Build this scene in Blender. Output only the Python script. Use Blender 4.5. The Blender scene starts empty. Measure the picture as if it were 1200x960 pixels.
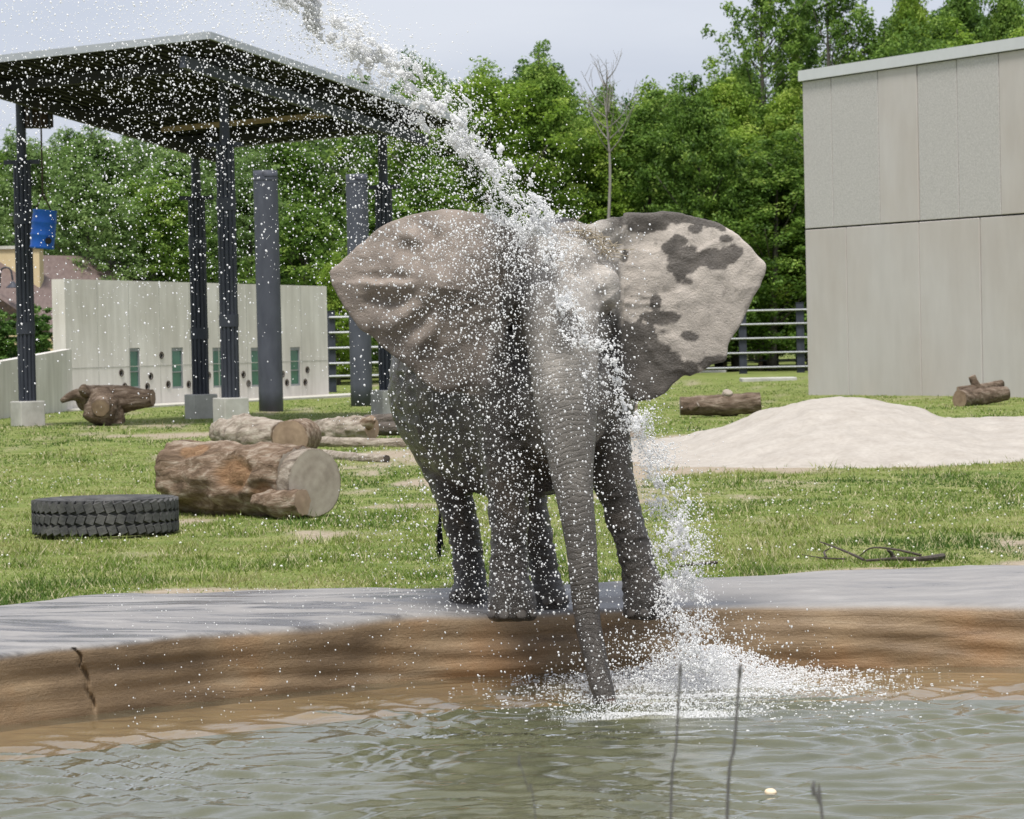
import bpy, bmesh, math
import numpy as np
from mathutils import Vector, Matrix

# ------------------------------------------------------------------ camera
SC = bpy.context.scene
F, CX, CY = 4100.0, 600.0, 480.0          # focal length and centre in photo pixels (1200 x 960)
HC, ROLL = 1.92, math.radians(1.2)
PITCH = math.atan(89 / F)
COL = SC.collection
fwd = Vector((0, math.cos(PITCH), -math.sin(PITCH)))
r0 = Vector((1, 0, 0)); u0 = r0.cross(fwd)
RIGHT = r0 * math.cos(ROLL) - u0 * math.sin(ROLL)
UP = u0 * math.cos(ROLL) + r0 * math.sin(ROLL)
cd = bpy.data.cameras.new('camera'); cam = bpy.data.objects.new('camera', cd); COL.objects.link(cam)
cd.sensor_width = 36; cd.lens = F / 1200 * 36; cd.clip_start = 0.5; cd.clip_end = 2000
cam.matrix_world = Matrix(((RIGHT.x, UP.x, -fwd.x, 0), (RIGHT.y, UP.y, -fwd.y, 0), (RIGHT.z, UP.z, -fwd.z, HC), (0, 0, 0, 1)))
cd.dof.use_dof = True; cd.dof.focus_distance = 23.4; cd.dof.aperture_fstop = 11
SC.camera = cam

# ------------------------------------------------------------------ world, sun, exposure
SUN_EL, SUN_AZ = math.radians(66), math.radians(192)     # azimuth clockwise from +Y
w = bpy.data.worlds.new('World'); SC.world = w; w.use_nodes = True
nt = w.node_tree; nt.nodes.clear()
wo = nt.nodes.new('ShaderNodeOutputWorld'); bg = nt.nodes.new('ShaderNodeBackground')
sky = nt.nodes.new('ShaderNodeTexSky'); sky.sky_type = 'NISHITA'; sky.sun_disc = False
sky.sun_elevation = SUN_EL; sky.sun_rotation = SUN_AZ; sky.dust_density = 3.0; sky.air_density = 1.0
mx = nt.nodes.new('ShaderNodeMix'); mx.data_type = 'RGBA'; mx.inputs[0].default_value = 0.86
tc = nt.nodes.new('ShaderNodeTexCoord'); mp = nt.nodes.new('ShaderNodeMapping'); mp.inputs['Scale'].default_value = (3, 3, 14)
ns = nt.nodes.new('ShaderNodeTexNoise'); ns.inputs['Scale'].default_value = 2.2; ns.inputs['Detail'].default_value = 5
rp = nt.nodes.new('ShaderNodeValToRGB')
rp.color_ramp.elements[0].position = .3; rp.color_ramp.elements[0].color = (4.75, 5.1, 5.95, 1)
rp.color_ramp.elements[1].position = .7; rp.color_ramp.elements[1].color = (5.8, 6.05, 6.7, 1)
nt.links.new(tc.outputs['Generated'], mp.inputs['Vector']); nt.links.new(mp.outputs[0], ns.inputs['Vector'])
nt.links.new(ns.outputs['Fac'], rp.inputs[0])
nt.links.new(sky.outputs[0], mx.inputs[6]); nt.links.new(rp.outputs[0], mx.inputs[7])
nt.links.new(mx.outputs[2], bg.inputs['Color']); bg.inputs['Strength'].default_value = 0.08
nt.links.new(bg.outputs[0], wo.inputs['Surface'])
sd = bpy.data.lights.new('sun', 'SUN'); sd.energy = 2.6; sd.angle = math.radians(14); sd.color = (1, .965, .91)
sun = bpy.data.objects.new('sun', sd); COL.objects.link(sun)
sdir = Vector((math.sin(SUN_AZ) * math.cos(SUN_EL), math.cos(SUN_AZ) * math.cos(SUN_EL), math.sin(SUN_EL)))
sun.rotation_euler = sdir.to_track_quat('Z', 'Y').to_euler(); sun.location = sdir * 60
vs = SC.view_settings; vs.view_transform = 'Standard'; vs.look = 'None'; vs.exposure = 0.78; vs.gamma = 1; vs.use_curve_mapping = False
SC.render.engine = 'CYCLES'
cy = SC.cycles; cy.max_bounces = 12; cy.diffuse_bounces = 9; cy.glossy_bounces = 3; cy.transmission_bounces = 5
cy.transparent_max_bounces = 12; cy.caustics_reflective = False; cy.caustics_refractive = False
cy.use_denoising = True

# ------------------------------------------------------------------ pixel helpers
def P(px, py, d):
    v = fwd + RIGHT * ((px - CX) / F) + UP * ((CY - py) / F)
    v = v * (d / v.y)
    return np.array((v.x, v.y, v.z + HC))
def G(px, py, z=0.0):
    v = fwd + RIGHT * ((px - CX) / F) + UP * ((CY - py) / F)
    v = v * ((z - HC) / v.z)
    return np.array((v.x, v.y, z))
def ray(px, py):
    v = fwd + RIGHT * ((px - CX) / F) + UP * ((CY - py) / F)
    return np.array(v)
CAMP = np.array((0, 0, HC))

# ------------------------------------------------------------------ numpy noise
def _h(i, j, k, s):
    n = (i * 374761393 + j * 668265263 + k * 2147483647 + s * 1274126177) & 0xffffffff
    n = ((n ^ (n >> 13)) * 1274126177) & 0xffffffff
    n = ((n ^ (n >> 16)) * 2246822519) & 0xffffffff
    return ((n ^ (n >> 15)) & 0xffffff) / float(0xffffff)
def vnoise(p, s=0):
    p = np.asarray(p, float); i = np.floor(p).astype(np.int64); f = p - i; f = f * f * f * (f * (f * 6 - 15) + 10)
    r = 0
    for a in (0, 1):
        for b in (0, 1):
            for c in (0, 1):
                wgt = (f[:, 0] if a else 1 - f[:, 0]) * (f[:, 1] if b else 1 - f[:, 1]) * (f[:, 2] if c else 1 - f[:, 2])
                r = r + wgt * _h(i[:, 0] + a, i[:, 1] + b, i[:, 2] + c, s)
    return r * 2 - 1
def fbm(p, o=4, s=0):
    p = np.asarray(p, float); r = 0; a = 1; t = 0
    for k in range(o):
        r = r + a * vnoise(p * 2 ** k + 17.3 * k, s + k); t += a; a *= .5
    return r / t
def sstep(a, b, x):
    t = np.clip((x - a) / (b - a), 0, 1); return t * t * (3 - 2 * t)

# ------------------------------------------------------------------ mesh helpers
BASE = {}
def mesh(name, V, Fc, smooth=False):
    V = np.asarray(V, float); me = bpy.data.meshes.new(name)
    if isinstance(Fc, np.ndarray):
        n, k = Fc.shape
        me.vertices.add(len(V)); me.vertices.foreach_set('co', V.ravel())
        me.loops.add(n * k); me.loops.foreach_set('vertex_index', Fc.ravel().astype(np.int32))
        me.polygons.add(n); me.polygons.foreach_set('loop_start', (np.arange(n) * k).astype(np.int32))
        me.update(calc_edges=True); me.validate()
    else:
        me.from_pydata([tuple(v) for v in V], [], [tuple(int(i) for i in f) for f in Fc]); me.validate(); me.update()
        if len(me.polygons) < 30000:
            bm_ = bmesh.new(); bm_.from_mesh(me); bmesh.ops.recalc_face_normals(bm_, faces=bm_.faces); bm_.to_mesh(me); bm_.free(); me.update()
    if smooth: me.polygons.foreach_set('use_smooth', np.ones(len(me.polygons), bool))
    return me
def obj(name, VF, m, parent=None, smooth=False, base=None):
    V = np.asarray(VF[0], float)
    if parent is not None: b = BASE[parent.name]
    else: b = np.zeros(3) if base is None else np.asarray(base, float)
    me = mesh(name, V - b, VF[1], smooth); o = bpy.data.objects.new(name, me); COL.objects.link(o)
    me.materials.append(m)
    if parent is not None: o.parent = parent
    else: o.location = b
    BASE[o.name] = b
    return o
def thing(name, label, cat, base, group=None):
    o = bpy.data.objects.new(name, None); COL.objects.link(o); o.empty_display_size = .2
    b = np.asarray(base, float); o.location = b; BASE[o.name] = b
    return tag(o, label, cat, group)
def tag(o, label=None, cat=None, group=None, kind=None):
    if label: o['label'] = label
    if cat: o['category'] = cat
    if group: o['group'] = group
    if kind: o['kind'] = kind
    return o
def attr(o, name, vals, typ='FLOAT'):
    a = o.data.attributes.new(name, typ, 'POINT')
    if typ == 'FLOAT': a.data.foreach_set('value', np.asarray(vals, np.float32).ravel())
    else:
        v = np.asarray(vals, np.float32)
        if v.shape[1] == 3: v = np.c_[v, np.ones(len(v))]
        a.data.foreach_set('color', v.astype(np.float32).ravel())
def join(parts):
    Vs, Fs, n = [], [], 0
    for V, Fc in parts:
        Vs.append(np.asarray(V, float)); Fs += [tuple(int(i) + n for i in f) for f in Fc]; n += len(V)
    return np.vstack(Vs), Fs
def box(c, s, rz=0.0, ax=None):
    c = np.asarray(c, float); h = np.asarray(s, float) / 2
    v = np.array([(x, y, z) for x in (-1, 1) for y in (-1, 1) for z in (-1, 1)]) * h
    if ax is None:
        ca, sa = math.cos(rz), math.sin(rz); ax = np.array(((ca, sa, 0), (-sa, ca, 0), (0, 0, 1)))
    v = v @ np.asarray(ax) + c
    return v, [(0, 1, 3, 2), (4, 6, 7, 5), (0, 4, 5, 1), (2, 3, 7, 6), (0, 2, 6, 4), (1, 5, 7, 3)]
def bar(a, b, w_, h_):
    """box from a to b, width w_ (sideways), height h_"""
    a = np.asarray(a, float); b = np.asarray(b, float); t = b - a; L = np.linalg.norm(t); t = t / L
    s = np.cross(t, (0, 0, 1.)); n = np.linalg.norm(s); s = np.array((1., 0, 0)) if n < 1e-4 else s / n
    u = np.cross(s, t)
    return box((a + b) / 2, (L, w_, h_), ax=np.array((t, s, u)))
def loft(R, cap=True):
    R = np.asarray(R, float); n, m, _ = R.shape; V = R.reshape(-1, 3); Fc = []
    for i in range(n - 1):
        for j in range(m):
            k = (j + 1) % m
            Fc.append((i * m + j, i * m + k, (i + 1) * m + k, (i + 1) * m + j))
    if cap:
        c0, c1 = len(V), len(V) + 1; V = np.vstack((V, R[0].mean(0), R[-1].mean(0)))
        for j in range(m):
            k = (j + 1) % m
            Fc.append((k, j, c0)); Fc.append(((n - 1) * m + j, (n - 1) * m + k, c1))
    return V, Fc
def frames(pts, ref=None):
    pts = np.asarray(pts, float); t = np.gradient(pts, axis=0); t /= np.linalg.norm(t, axis=1)[:, None]
    A, B = [], []
    a = None
    for k in range(len(pts)):
        if a is None or ref is not None:
            r = np.array((0, 1., 0)) if ref is None else np.asarray(ref, float)
            if abs(t[k] @ r) > .95: r = np.array((1., 0, 0))
            a = np.cross(t[k], r)
        else: a = a - t[k] * (a @ t[k])
        a = a / np.linalg.norm(a); A.append(a); B.append(np.cross(a, t[k]))
    return t, np.array(A), np.array(B)
def tube(pts, rad, m=10, ry=None, cap=True, ref=None):
    pts = np.asarray(pts, float); rad = np.broadcast_to(np.asarray(rad, float), (len(pts),))
    ry = rad if ry is None else np.broadcast_to(np.asarray(ry, float), (len(pts),))
    t, A, B = frames(pts, ref); th = np.linspace(0, 2 * math.pi, m, endpoint=False)
    R = pts[:, None] + (rad[:, None] * np.cos(th))[..., None] * A[:, None] + (ry[:, None] * np.sin(th))[..., None] * B[:, None]
    return loft(R, cap)
def spline(pts, n):
    pts = np.asarray(pts, float); k = len(pts); p = np.vstack((2 * pts[0] - pts[1], pts, 2 * pts[-1] - pts[-2]))
    out = []
    for u in np.linspace(0, k - 1, n):
        i = min(int(u), k - 2); f = u - i; a, b, c, d = p[i:i + 4]
        out.append(.5 * (2 * b + (c - a) * f + (2 * a - 5 * b + 4 * c - d) * f * f + (3 * b - a - 3 * c + d) * f ** 3))
    return np.array(out)
def lathe(prof, m=24, c=(0, 0, 0)):
    th = np.linspace(0, 2 * math.pi, m, endpoint=False)
    R = np.array([[(r * math.cos(a), r * math.sin(a), z) for a in th] for r, z in prof]) + np.asarray(c)
    return loft(R, True)
def grid(nu, nv):
    i, j = np.meshgrid(np.arange(nu - 1), np.arange(nv - 1), indexing='ij'); a = (i * nv + j).ravel()
    return np.stack((a, a + nv, a + nv + 1, a + 1), 1)

# ------------------------------------------------------------------ material helpers
def newmat(name):
    m = bpy.data.materials.new(name); m.use_nodes = True; t = m.node_tree; b = t.nodes['Principled BSDF']
    return m, t, b
def N(t, typ, **kw):
    n = t.nodes.new(typ)
    for k, v in kw.items():
        if k in n.inputs: n.inputs[k].default_value = v
        else: setattr(n, k, v)
    return n
def ramp(t, src, stops):
    r = t.nodes.new('ShaderNodeValToRGB'); e = r.color_ramp.elements
    while len(e) < len(stops): e.new(.5)
    for k, (p, c) in enumerate(stops):
        e[k].position = p; e[k].color = (*c, 1) if len(c) == 3 else c
    t.links.new(src, r.inputs[0]); return r
def nmat(name, stops, scale=4, rough=.8, bump=.3, bscale=None, stretch=(1, 1, 1), detail=6, spec=.3, bdist=.02, metal=0, second=None, rvar=0):
    m, t, b = newmat(name)
    tc = N(t, 'ShaderNodeTexCoord'); mp = N(t, 'ShaderNodeMapping'); mp.inputs['Scale'].default_value = stretch
    t.links.new(tc.outputs['Object'], mp.inputs[0])
    n1 = N(t, 'ShaderNodeTexNoise', Scale=scale, Detail=detail, Roughness=.62); t.links.new(mp.outputs[0], n1.inputs['Vector'])
    r = ramp(t, n1.outputs['Fac'], stops); out = r.outputs[0]
    if second:                       # (scale, stops, factor): larger blotches multiplied in
        n3 = N(t, 'ShaderNodeTexNoise', Scale=second[0], Detail=4); t.links.new(tc.outputs['Object'], n3.inputs['Vector'])
        r3 = ramp(t, n3.outputs['Fac'], second[1]); mm = N(t, 'ShaderNodeMix', data_type='RGBA', blend_type='MULTIPLY')
        mm.inputs[0].default_value = second[2]; t.links.new(out, mm.inputs[6]); t.links.new(r3.outputs[0], mm.inputs[7]); out = mm.outputs[2]
    t.links.new(out, b.inputs['Base Color']); b.inputs['Roughness'].default_value = rough
    b.inputs['Specular IOR Level'].default_value = spec; b.inputs['Metallic'].default_value = metal
    if rvar:
        rr = N(t, 'ShaderNodeMapRange'); rr.inputs['To Min'].default_value = rough - rvar; rr.inputs['To Max'].default_value = rough + rvar
        rr.inputs['From Min'].default_value = .3; rr.inputs['From Max'].default_value = .7
        t.links.new(n1.outputs['Fac'], rr.inputs['Value']); t.links.new(rr.outputs[0], b.inputs['Roughness'])
    if bump:
        n2 = N(t, 'ShaderNodeTexNoise', Scale=bscale or scale * 4, Detail=8, Roughness=.65); t.links.new(mp.outputs[0], n2.inputs['Vector'])
        bp = N(t, 'ShaderNodeBump', Strength=bump, Distance=bdist); t.links.new(n2.outputs['Fac'], bp.inputs['Height'])
        t.links.new(bp.outputs[0], b.inputs['Normal'])
    return m
def leafmat(name, c0, c1, rnd=.25, trans=.35):
    """foliage or grass: colour from the point attribute 'tint', shifted a little for each plant"""
    m, t, b = newmat(name); out = t.nodes['Material Output']; t.nodes.remove(b)
    a = N(t, 'ShaderNodeAttribute', attribute_name='tint'); oi = N(t, 'ShaderNodeObjectInfo')
    ad = N(t, 'ShaderNodeMath', operation='MULTIPLY_ADD'); ad.inputs[1].default_value = rnd; ad.inputs[2].default_value = -rnd / 2
    t.links.new(oi.outputs['Random'], ad.inputs[0])
    s = N(t, 'ShaderNodeMath', operation='ADD'); t.links.new(a.outputs['Fac'], s.inputs[0]); t.links.new(ad.outputs[0], s.inputs[1])
    r = ramp(t, s.outputs[0], [(0, c0), (1, c1)] if not isinstance(c0, list) else c0)
    d = N(t, 'ShaderNodeBsdfPrincipled', Roughness=.55); d.inputs['Specular IOR Level'].default_value = .25
    tr = N(t, 'ShaderNodeBsdfTranslucent'); mxs = N(t, 'ShaderNodeMixShader'); mxs.inputs[0].default_value = trans
    t.links.new(r.outputs[0], d.inputs['Base Color']); t.links.new(r.outputs[0], tr.inputs['Color'])
    t.links.new(d.outputs[0], mxs.inputs[1]); t.links.new(tr.outputs[0], mxs.inputs[2]); t.links.new(mxs.outputs[0], out.inputs['Surface'])
    return m
M = {}
M['concrete'] = nmat('concrete_board', [(.3, (.58, .55, .515)), (.7, (.76, .725, .69))], 1.1, .85, .25, 12, (3, 3, .35), second=(.5, [(.35, (.8, .79, .76)), (.65, (1, 1, 1))], .8))
M['footing'] = nmat('footing_concrete', [(.3, (.36, .35, .32)), (.7, (.5, .49, .46))], 3, .9, .3, 20)
M['panel'] = nmat('panel_concrete', [(.3, (.495, .465, .45)), (.7, (.54, .51, .495))], 2.2, .85, .15, 30, (1, 1, .3), second=(.3, [(.3, (.9, .86, .82)), (.6, (1, 1, 1))], .8))
M['panel_rough'] = nmat('panel_exposed_aggregate', [(.35, (.405, .385, .375)), (.65, (.56, .535, .52))], 26, .9, .5, 40, detail=4)
M['fascia'] = nmat('fascia_metal', [(.3, (.55, .56, .57)), (.7, (.6, .61, .62))], 2, .4, 0, spec=.5)
M['post'] = nmat('post_paint', [(.3, (.028, .032, .045)), (.7, (.05, .055, .072))], 5, .5, .15, 30, (1, 1, .3), rvar=.1)
M['column'] = nmat('column_paint', [(.3, (.055, .06, .078)), (.7, (.085, .092, .115))], 4, .6, .1, 30, (1, 1, .3), rvar=.1)
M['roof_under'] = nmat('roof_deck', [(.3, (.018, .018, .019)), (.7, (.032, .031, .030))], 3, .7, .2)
M['roof_edge'] = nmat('roof_edge_metal', [(.3, (.36, .38, .41)), (.7, (.43, .45, .48))], 3, .4, 0, metal=.2)
M['steel'] = nmat('steel', [(.3, (.30, .31, .32)), (.7, (.40, .41, .42))], 9, .35, 0, metal=.6)
M['wood'] = nmat('timber', [(.3, (.28, .2, .12)), (.7, (.42, .31, .2))], 3, .8, .3, 20, (1, 6, 6))
M['blue'] = nmat('blue_plastic', [(.3, (.008, .085, .42)), (.7, (.015, .125, .52))], 5, .4, .05)
M['black'] = nmat('black_hole', [(.3, (.012, .012, .012)), (.7, (.02, .02, .02))], 5, .9, 0)
M['rust'] = nmat('rusty_iron', [(.3, (.03, .024, .02)), (.7, (.075, .05, .034))], 8, .8, .3)
M['sand'] = nmat('sand', [(.3, (.37, .335, .295)), (.7, (.46, .425, .38))], 2.2, .95, .5, 9, bdist=.04, spec=.1, second=(14, [(.35, (.86, .85, .84)), (.6, (1, 1, 1))], .7))
M['rubber'] = nmat('rubber', [(.3, (.035, .036, .038)), (.7, (.12, .117, .112))], 5, .8, .6, 30)
M['dark_twig'] = nmat('twig_bark', [(.3, (.04, .032, .026)), (.7, (.12, .1, .085))], 15, .85, .3)
M['stalk'] = nmat('grey_stalk', [(.3, (.09, .085, .085)), (.7, (.15, .145, .145))], 15, .8, 0)
M['path'] = nmat('pale_path', [(.3, (.42, .40, .35)), (.7, (.55, .53, .48))], 2, .9, .3)
M['barnroof'] = nmat('barn_roof', [(.3, (.14, .10, .09)), (.7, (.20, .15, .135))], 2, .6, .1, stretch=(5, 1, 1))
M['barnwood'] = nmat('barn_boards', [(.3, (.12, .105, .09)), (.7, (.33, .29, .24))], 2.0, .9, .3, stretch=(6, 6, .4))
M['cream'] = nmat('cream_render', [(.3, (.55, .44, .26)), (.7, (.65, .53, .33))], 2, .9, .1)
M['glass'] = nmat('pane_green_reflection', [(.3, (.04, .12, .095)), (.7, (.07, .19, .15))], 1.5, .08, 0, spec=.8)  # green reflection painted into the pane colour
M['frame'] = nmat('window_frame', [(.3, (.22, .23, .24)), (.7, (.30, .31, .32))], 3, .5, 0)
M['bark'] = nmat('tree_bark', [(.3, (.06, .052, .043)), (.7, (.16, .145, .125))], 4, .9, .5, 14, (4, 4, .6))
M['deadbark'] = nmat('dead_bark', [(.3, (.17, .155, .14)), (.7, (.3, .28, .26))], 4, .9, .4, 14, (3, 3, .6))

# ------------------------------------------------------------------ the ground, the pool edge, the water
WZ = -0.48                                     # water level
fr = np.array([G(*p, z=-.02)[:2] for p in ((-330, 812), (-150, 784), (0, 765), (130, 752), (250, 740), (380, 729), (500, 719), (640, 713), (760, 710), (860, 708), (1030, 706), (1200, 705), (1400, 712), (1600, 728))])
bk = np.array([G(*p, z=.03)[:2] for p in ((-330, 728), (-150, 718), (0, 709), (130, 694), (250, 693), (400, 689), (530, 690), (700, 685), (850, 679), (1000, 668), (1100, 664), (1200, 661), (1400, 660), (1600, 665))])
fs = spline(fr, 200); bs = spline(bk, 200)
def front_y(x): return np.interp(x, fs[:, 0], fs[:, 1])
def back_y(x): return np.interp(x, bs[:, 0], bs[:, 1])
XL, XR = max(fs[0, 0], bs[0, 0]), min(fs[-1, 0], bs[-1, 0])
def terr(x, y):
    x = np.asarray(x, float); y = np.asarray(y, float); p = np.stack((x * .25, y * .12, x * 0), 1)
    return .05 * fbm(p, 3, 5) * sstep(26, 34, y) + .012 * vnoise(np.stack((x * 1.7, y * 1.1, x * 0), 1), 9)
def soil(x, y):
    """0..1: bare earth"""
    x = np.asarray(x, float); y = np.asarray(y, float)
    n = fbm(np.stack((x * .9, y * .35, x * 0), 1), 4, 31)
    edge = sstep(1.1, .0, y - back_y(x)) * .62
    track = sstep(2.6, 0, abs(y - 71)) * sstep(-2.6, -3.8, x) * .75 + sstep(9, 0, np.hypot((x - 2.4) * 1.2, (y - 53) * .5)) * .9
    return np.clip(sstep(.32, .64, n + edge + track), 0, 1)
m, t, b = newmat('lawn_ground')
tc_ = N(t, 'ShaderNodeTexCoord'); a = N(t, 'ShaderNodeAttribute', attribute_name='soil')
n1 = N(t, 'ShaderNodeTexNoise', Scale=1.2, Detail=8, Roughness=.7); n2 = N(t, 'ShaderNodeTexNoise', Scale=9, Detail=6, Roughness=.7)
for q in (n1, n2): t.links.new(tc_.outputs['Object'], q.inputs['Vector'])
g1 = ramp(t, n1.outputs['Fac'], [(.3, (.09, .135, .03)), (.5, (.165, .20, .056)), (.72, (.28, .265, .12))])
s1 = ramp(t, n2.outputs['Fac'], [(.3, (.24, .19, .135)), (.7, (.42, .36, .28))])
mm = N(t, 'ShaderNodeMix', data_type='RGBA'); t.links.new(a.outputs['Fac'], mm.inputs[0]); t.links.new(g1.outputs[0], mm.inputs[6]); t.links.new(s1.outputs[0], mm.inputs[7])
t.links.new(mm.outputs[2], b.inputs['Base Color']); b.inputs['Roughness'].default_value = .95; b.inputs['Specular IOR Level'].default_value = .1
bp = N(t, 'ShaderNodeBump', Strength=.6, Distance=.05); t.links.new(n2.outputs['Fac'], bp.inputs['Height']); t.links.new(bp.outputs[0], b.inputs['Normal'])
M['lawn'] = m
ang = np.concatenate((np.linspace(-1.3, -.2, 24)[:-1], np.linspace(-.2, .2, 130), np.linspace(.2, 1.3, 24)[1:]))
rows = np.concatenate((np.linspace(0, 12, 90)[:-1], 12 + np.geomspace(.15, 480, 120)))
A_, R_ = np.meshgrid(ang, rows, indexing='ij')
x0 = A_ * 26; Y_ = front_y(x0) + .5 + R_; X_ = A_ * (26 + R_)
Vg = np.stack((X_.ravel(), Y_.ravel(), 0 * X_.ravel()), 1); Vg[:, 2] = terr(Vg[:, 0], Vg[:, 1]) - .22 * sstep(-.12, -.3, Vg[:, 1] - back_y(Vg[:, 0]))
o = obj('ground', (Vg, grid(*A_.shape)), M['lawn'], smooth=True); tag(o, kind='structure'); attr(o, 'soil', soil(Vg[:, 0], Vg[:, 1]))
# near bank on which the photographer stands
xs, ys = np.meshgrid(np.linspace(-60, 60, 60), np.linspace(-40, 9.4, 40), indexing='ij')
Vn = np.stack((xs.ravel(), ys.ravel(), -.02 - .9 * sstep(8.6, 9.4, ys.ravel())), 1)
o = obj('near_bank_ground', (Vn, grid(60, 40)), M['lawn'], smooth=True); tag(o, kind='structure'); attr(o, 'soil', Vn[:, 0] * 0 + .2)

# --- sculpted concrete pool edge: top slab, rounded nose, stained face, one long crack
m, t, b = newmat('pool_edge_concrete')
tc_ = N(t, 'ShaderNodeTexCoord'); a = N(t, 'ShaderNodeAttribute', attribute_name='face')
mp1 = N(t, 'ShaderNodeMapping'); mp1.inputs['Scale'].default_value = (.6, .6, 4.5); t.links.new(tc_.outputs['Object'], mp1.inputs[0])
mp2 = N(t, 'ShaderNodeMapping'); mp2.inputs['Scale'].default_value = (.8, 2.6, 1); t.links.new(tc_.outputs['Object'], mp2.inputs[0])
nf = N(t, 'ShaderNodeTexNoise', Scale=1.3, Detail=9, Roughness=.6, Distortion=.4); t.links.new(mp1.outputs[0], nf.inputs['Vector'])
nb = N(t, 'ShaderNodeTexNoise', Scale=.9, Detail=4); t.links.new(tc_.outputs['Object'], nb.inputs['Vector'])
ntp = N(t, 'ShaderNodeTexNoise', Scale=1.5, Detail=9, Roughness=.68, Distortion=.4); t.links.new(mp2.outputs[0], ntp.inputs['Vector'])
nfine = N(t, 'ShaderNodeTexNoise', Scale=45, Detail=6, Roughness=.7); t.links.new(tc_.outputs['Object'], nfine.inputs['Vector'])
cf = ramp(t, nf.outputs['Fac'], [(.26, (.115, .076, .043)), (.42, (.225, .155, .088)), (.58, (.32, .225, .13)), (.76, (.41, .32, .215))])
co = ramp(t, nb.outputs['Fac'], [(.36, (.55, .53, .52)), (.52, (1, 1, 1)), (.68, (1.25, .97, .72))])
cfm = N(t, 'ShaderNodeMix', data_type='RGBA', blend_type='MULTIPLY'); cfm.inputs[0].default_value = .85
t.links.new(cf.outputs[0], cfm.inputs[6]); t.links.new(co.outputs[0], cfm.inputs[7])
ct = ramp(t, ntp.outputs['Fac'], [(.28, (.09, .084, .08)), (.40, (.235, .222, .212)), (.58, (.30, .286, .274)), (.74, (.37, .352, .335))])
mm = N(t, 'ShaderNodeMix', data_type='RGBA'); t.links.new(a.outputs['Fac'], mm.inputs[0]); t.links.new(ct.outputs[0], mm.inputs[6]); t.links.new(cfm.outputs[2], mm.inputs[7])
t.links.new(mm.outputs[2], b.inputs['Base Color'])
rr = ramp(t, ntp.outputs['Fac'], [(.36, (.28, .28, .28)), (.52, (.62, .62, .62))]); rm = N(t, 'ShaderNodeMix', data_type='RGBA')
rm.inputs[7].default_value = (.55, .55, .55, 1); t.links.new(a.outputs['Fac'], rm.inputs[0]); t.links.new(rr.outputs[0], rm.inputs[6]); ap_ = N(t, 'ShaderNodeAttribute', attribute_name='puddle'); mpd = N(t, 'ShaderNodeMapping'); mpd.inputs['Scale'].default_value = (.55, 2.4, .5); t.links.new(tc_.outputs['Object'], mpd.inputs[0]); npd = N(t, 'ShaderNodeTexNoise', Scale=1.6, Detail=8, Roughness=.62, Distortion=.5); t.links.new(mpd.outputs[0], npd.inputs['Vector']); rpd = ramp(t, npd.outputs['Fac'], [(.47, (0, 0, 0)), (.6, (1, 1, 1))]); aw_ = N(t, 'ShaderNodeMath', operation='MULTIPLY'); t.links.new(rpd.outputs[0], aw_.inputs[0]); t.links.new(ap_.outputs['Fac'], aw_.inputs[1]); rw = N(t, 'ShaderNodeMix', data_type='RGBA'); rw.inputs[7].default_value = (.12, .12, .12, 1); t.links.new(aw_.outputs[0], rw.inputs[0]); t.links.new(rm.outputs[2], rw.inputs[6]); t.links.new(rw.outputs[2], b.inputs['Roughness'])
pm = N(t, 'ShaderNodeMix', data_type='RGBA', blend_type='MULTIPLY'); pm.inputs[7].default_value = (.42, .41, .41, 1); t.links.new(aw_.outputs[0], pm.inputs[0]); t.links.new(mm.outputs[2], pm.inputs[6]); t.links.new(pm.outputs[2], b.inputs['Base Color'])
wv = N(t, 'ShaderNodeTexNoise', Scale=7, Detail=7, Roughness=.7, Distortion=.8)
mpw = N(t, 'ShaderNodeMapping'); mpw.inputs['Scale'].default_value = (.30, .30, 3.2); t.links.new(tc_.outputs['Object'], mpw.inputs[0]); t.links.new(mpw.outputs[0], wv.inputs['Vector'])
hm = N(t, 'ShaderNodeMath', operation='MULTIPLY'); hm.use_clamp = False; t.links.new(wv.outputs['Fac'], hm.inputs[0]); t.links.new(a.outputs['Fac'], hm.inputs[1])
ha = N(t, 'ShaderNodeMath', operation='MULTIPLY_ADD'); ha.inputs[1].default_value = 1.1; t.links.new(hm.outputs[0], ha.inputs[0]); t.links.new(nfine.outputs['Fac'], ha.inputs[2])
bp = N(t, 'ShaderNodeBump', Strength=.5, Distance=.016); t.links.new(ha.outputs[0], bp.inputs['Height']); t.links.new(bp.outputs[0], b.inputs['Normal'])
M['rim'] = m
xr = np.linspace(XL + .1, XR - .1, 900)
# profile: w 0..1 across the top from the grass to the nose, then the rounded nose, then down the face
prof = [('t', w_) for w_ in np.linspace(0, 1, 26)] + [('n', a_) for a_ in np.linspace(.15, 1, 8)] + [('f', f_) for f_ in np.linspace(.04, 1, 34)]
fy, by = front_y(xr), back_y(xr) + .22 * fbm(np.stack((xr * 1.6, xr * 0, xr * 0), 1), 4, 3)
pr = .085 + .03 * vnoise(np.stack((xr * .8, xr * 0, xr * 0), 1), 4)      # nose radius
Vr = np.zeros((len(xr), len(prof), 3)); fc = np.zeros((len(xr), len(prof)))
def rimtop(x, y):
    """height of the slab; it falls a little towards the water"""
    x = np.asarray(x, float); y = np.asarray(y, float); w_ = np.clip((y - front_y(x)) / (back_y(x) - front_y(x)), 0, 1)
    return -.03 + .075 * sstep(0, .55, w_) + .022 * fbm(np.stack((x * .9, y * 1.6, x * 0), 1), 3, 12)
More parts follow.
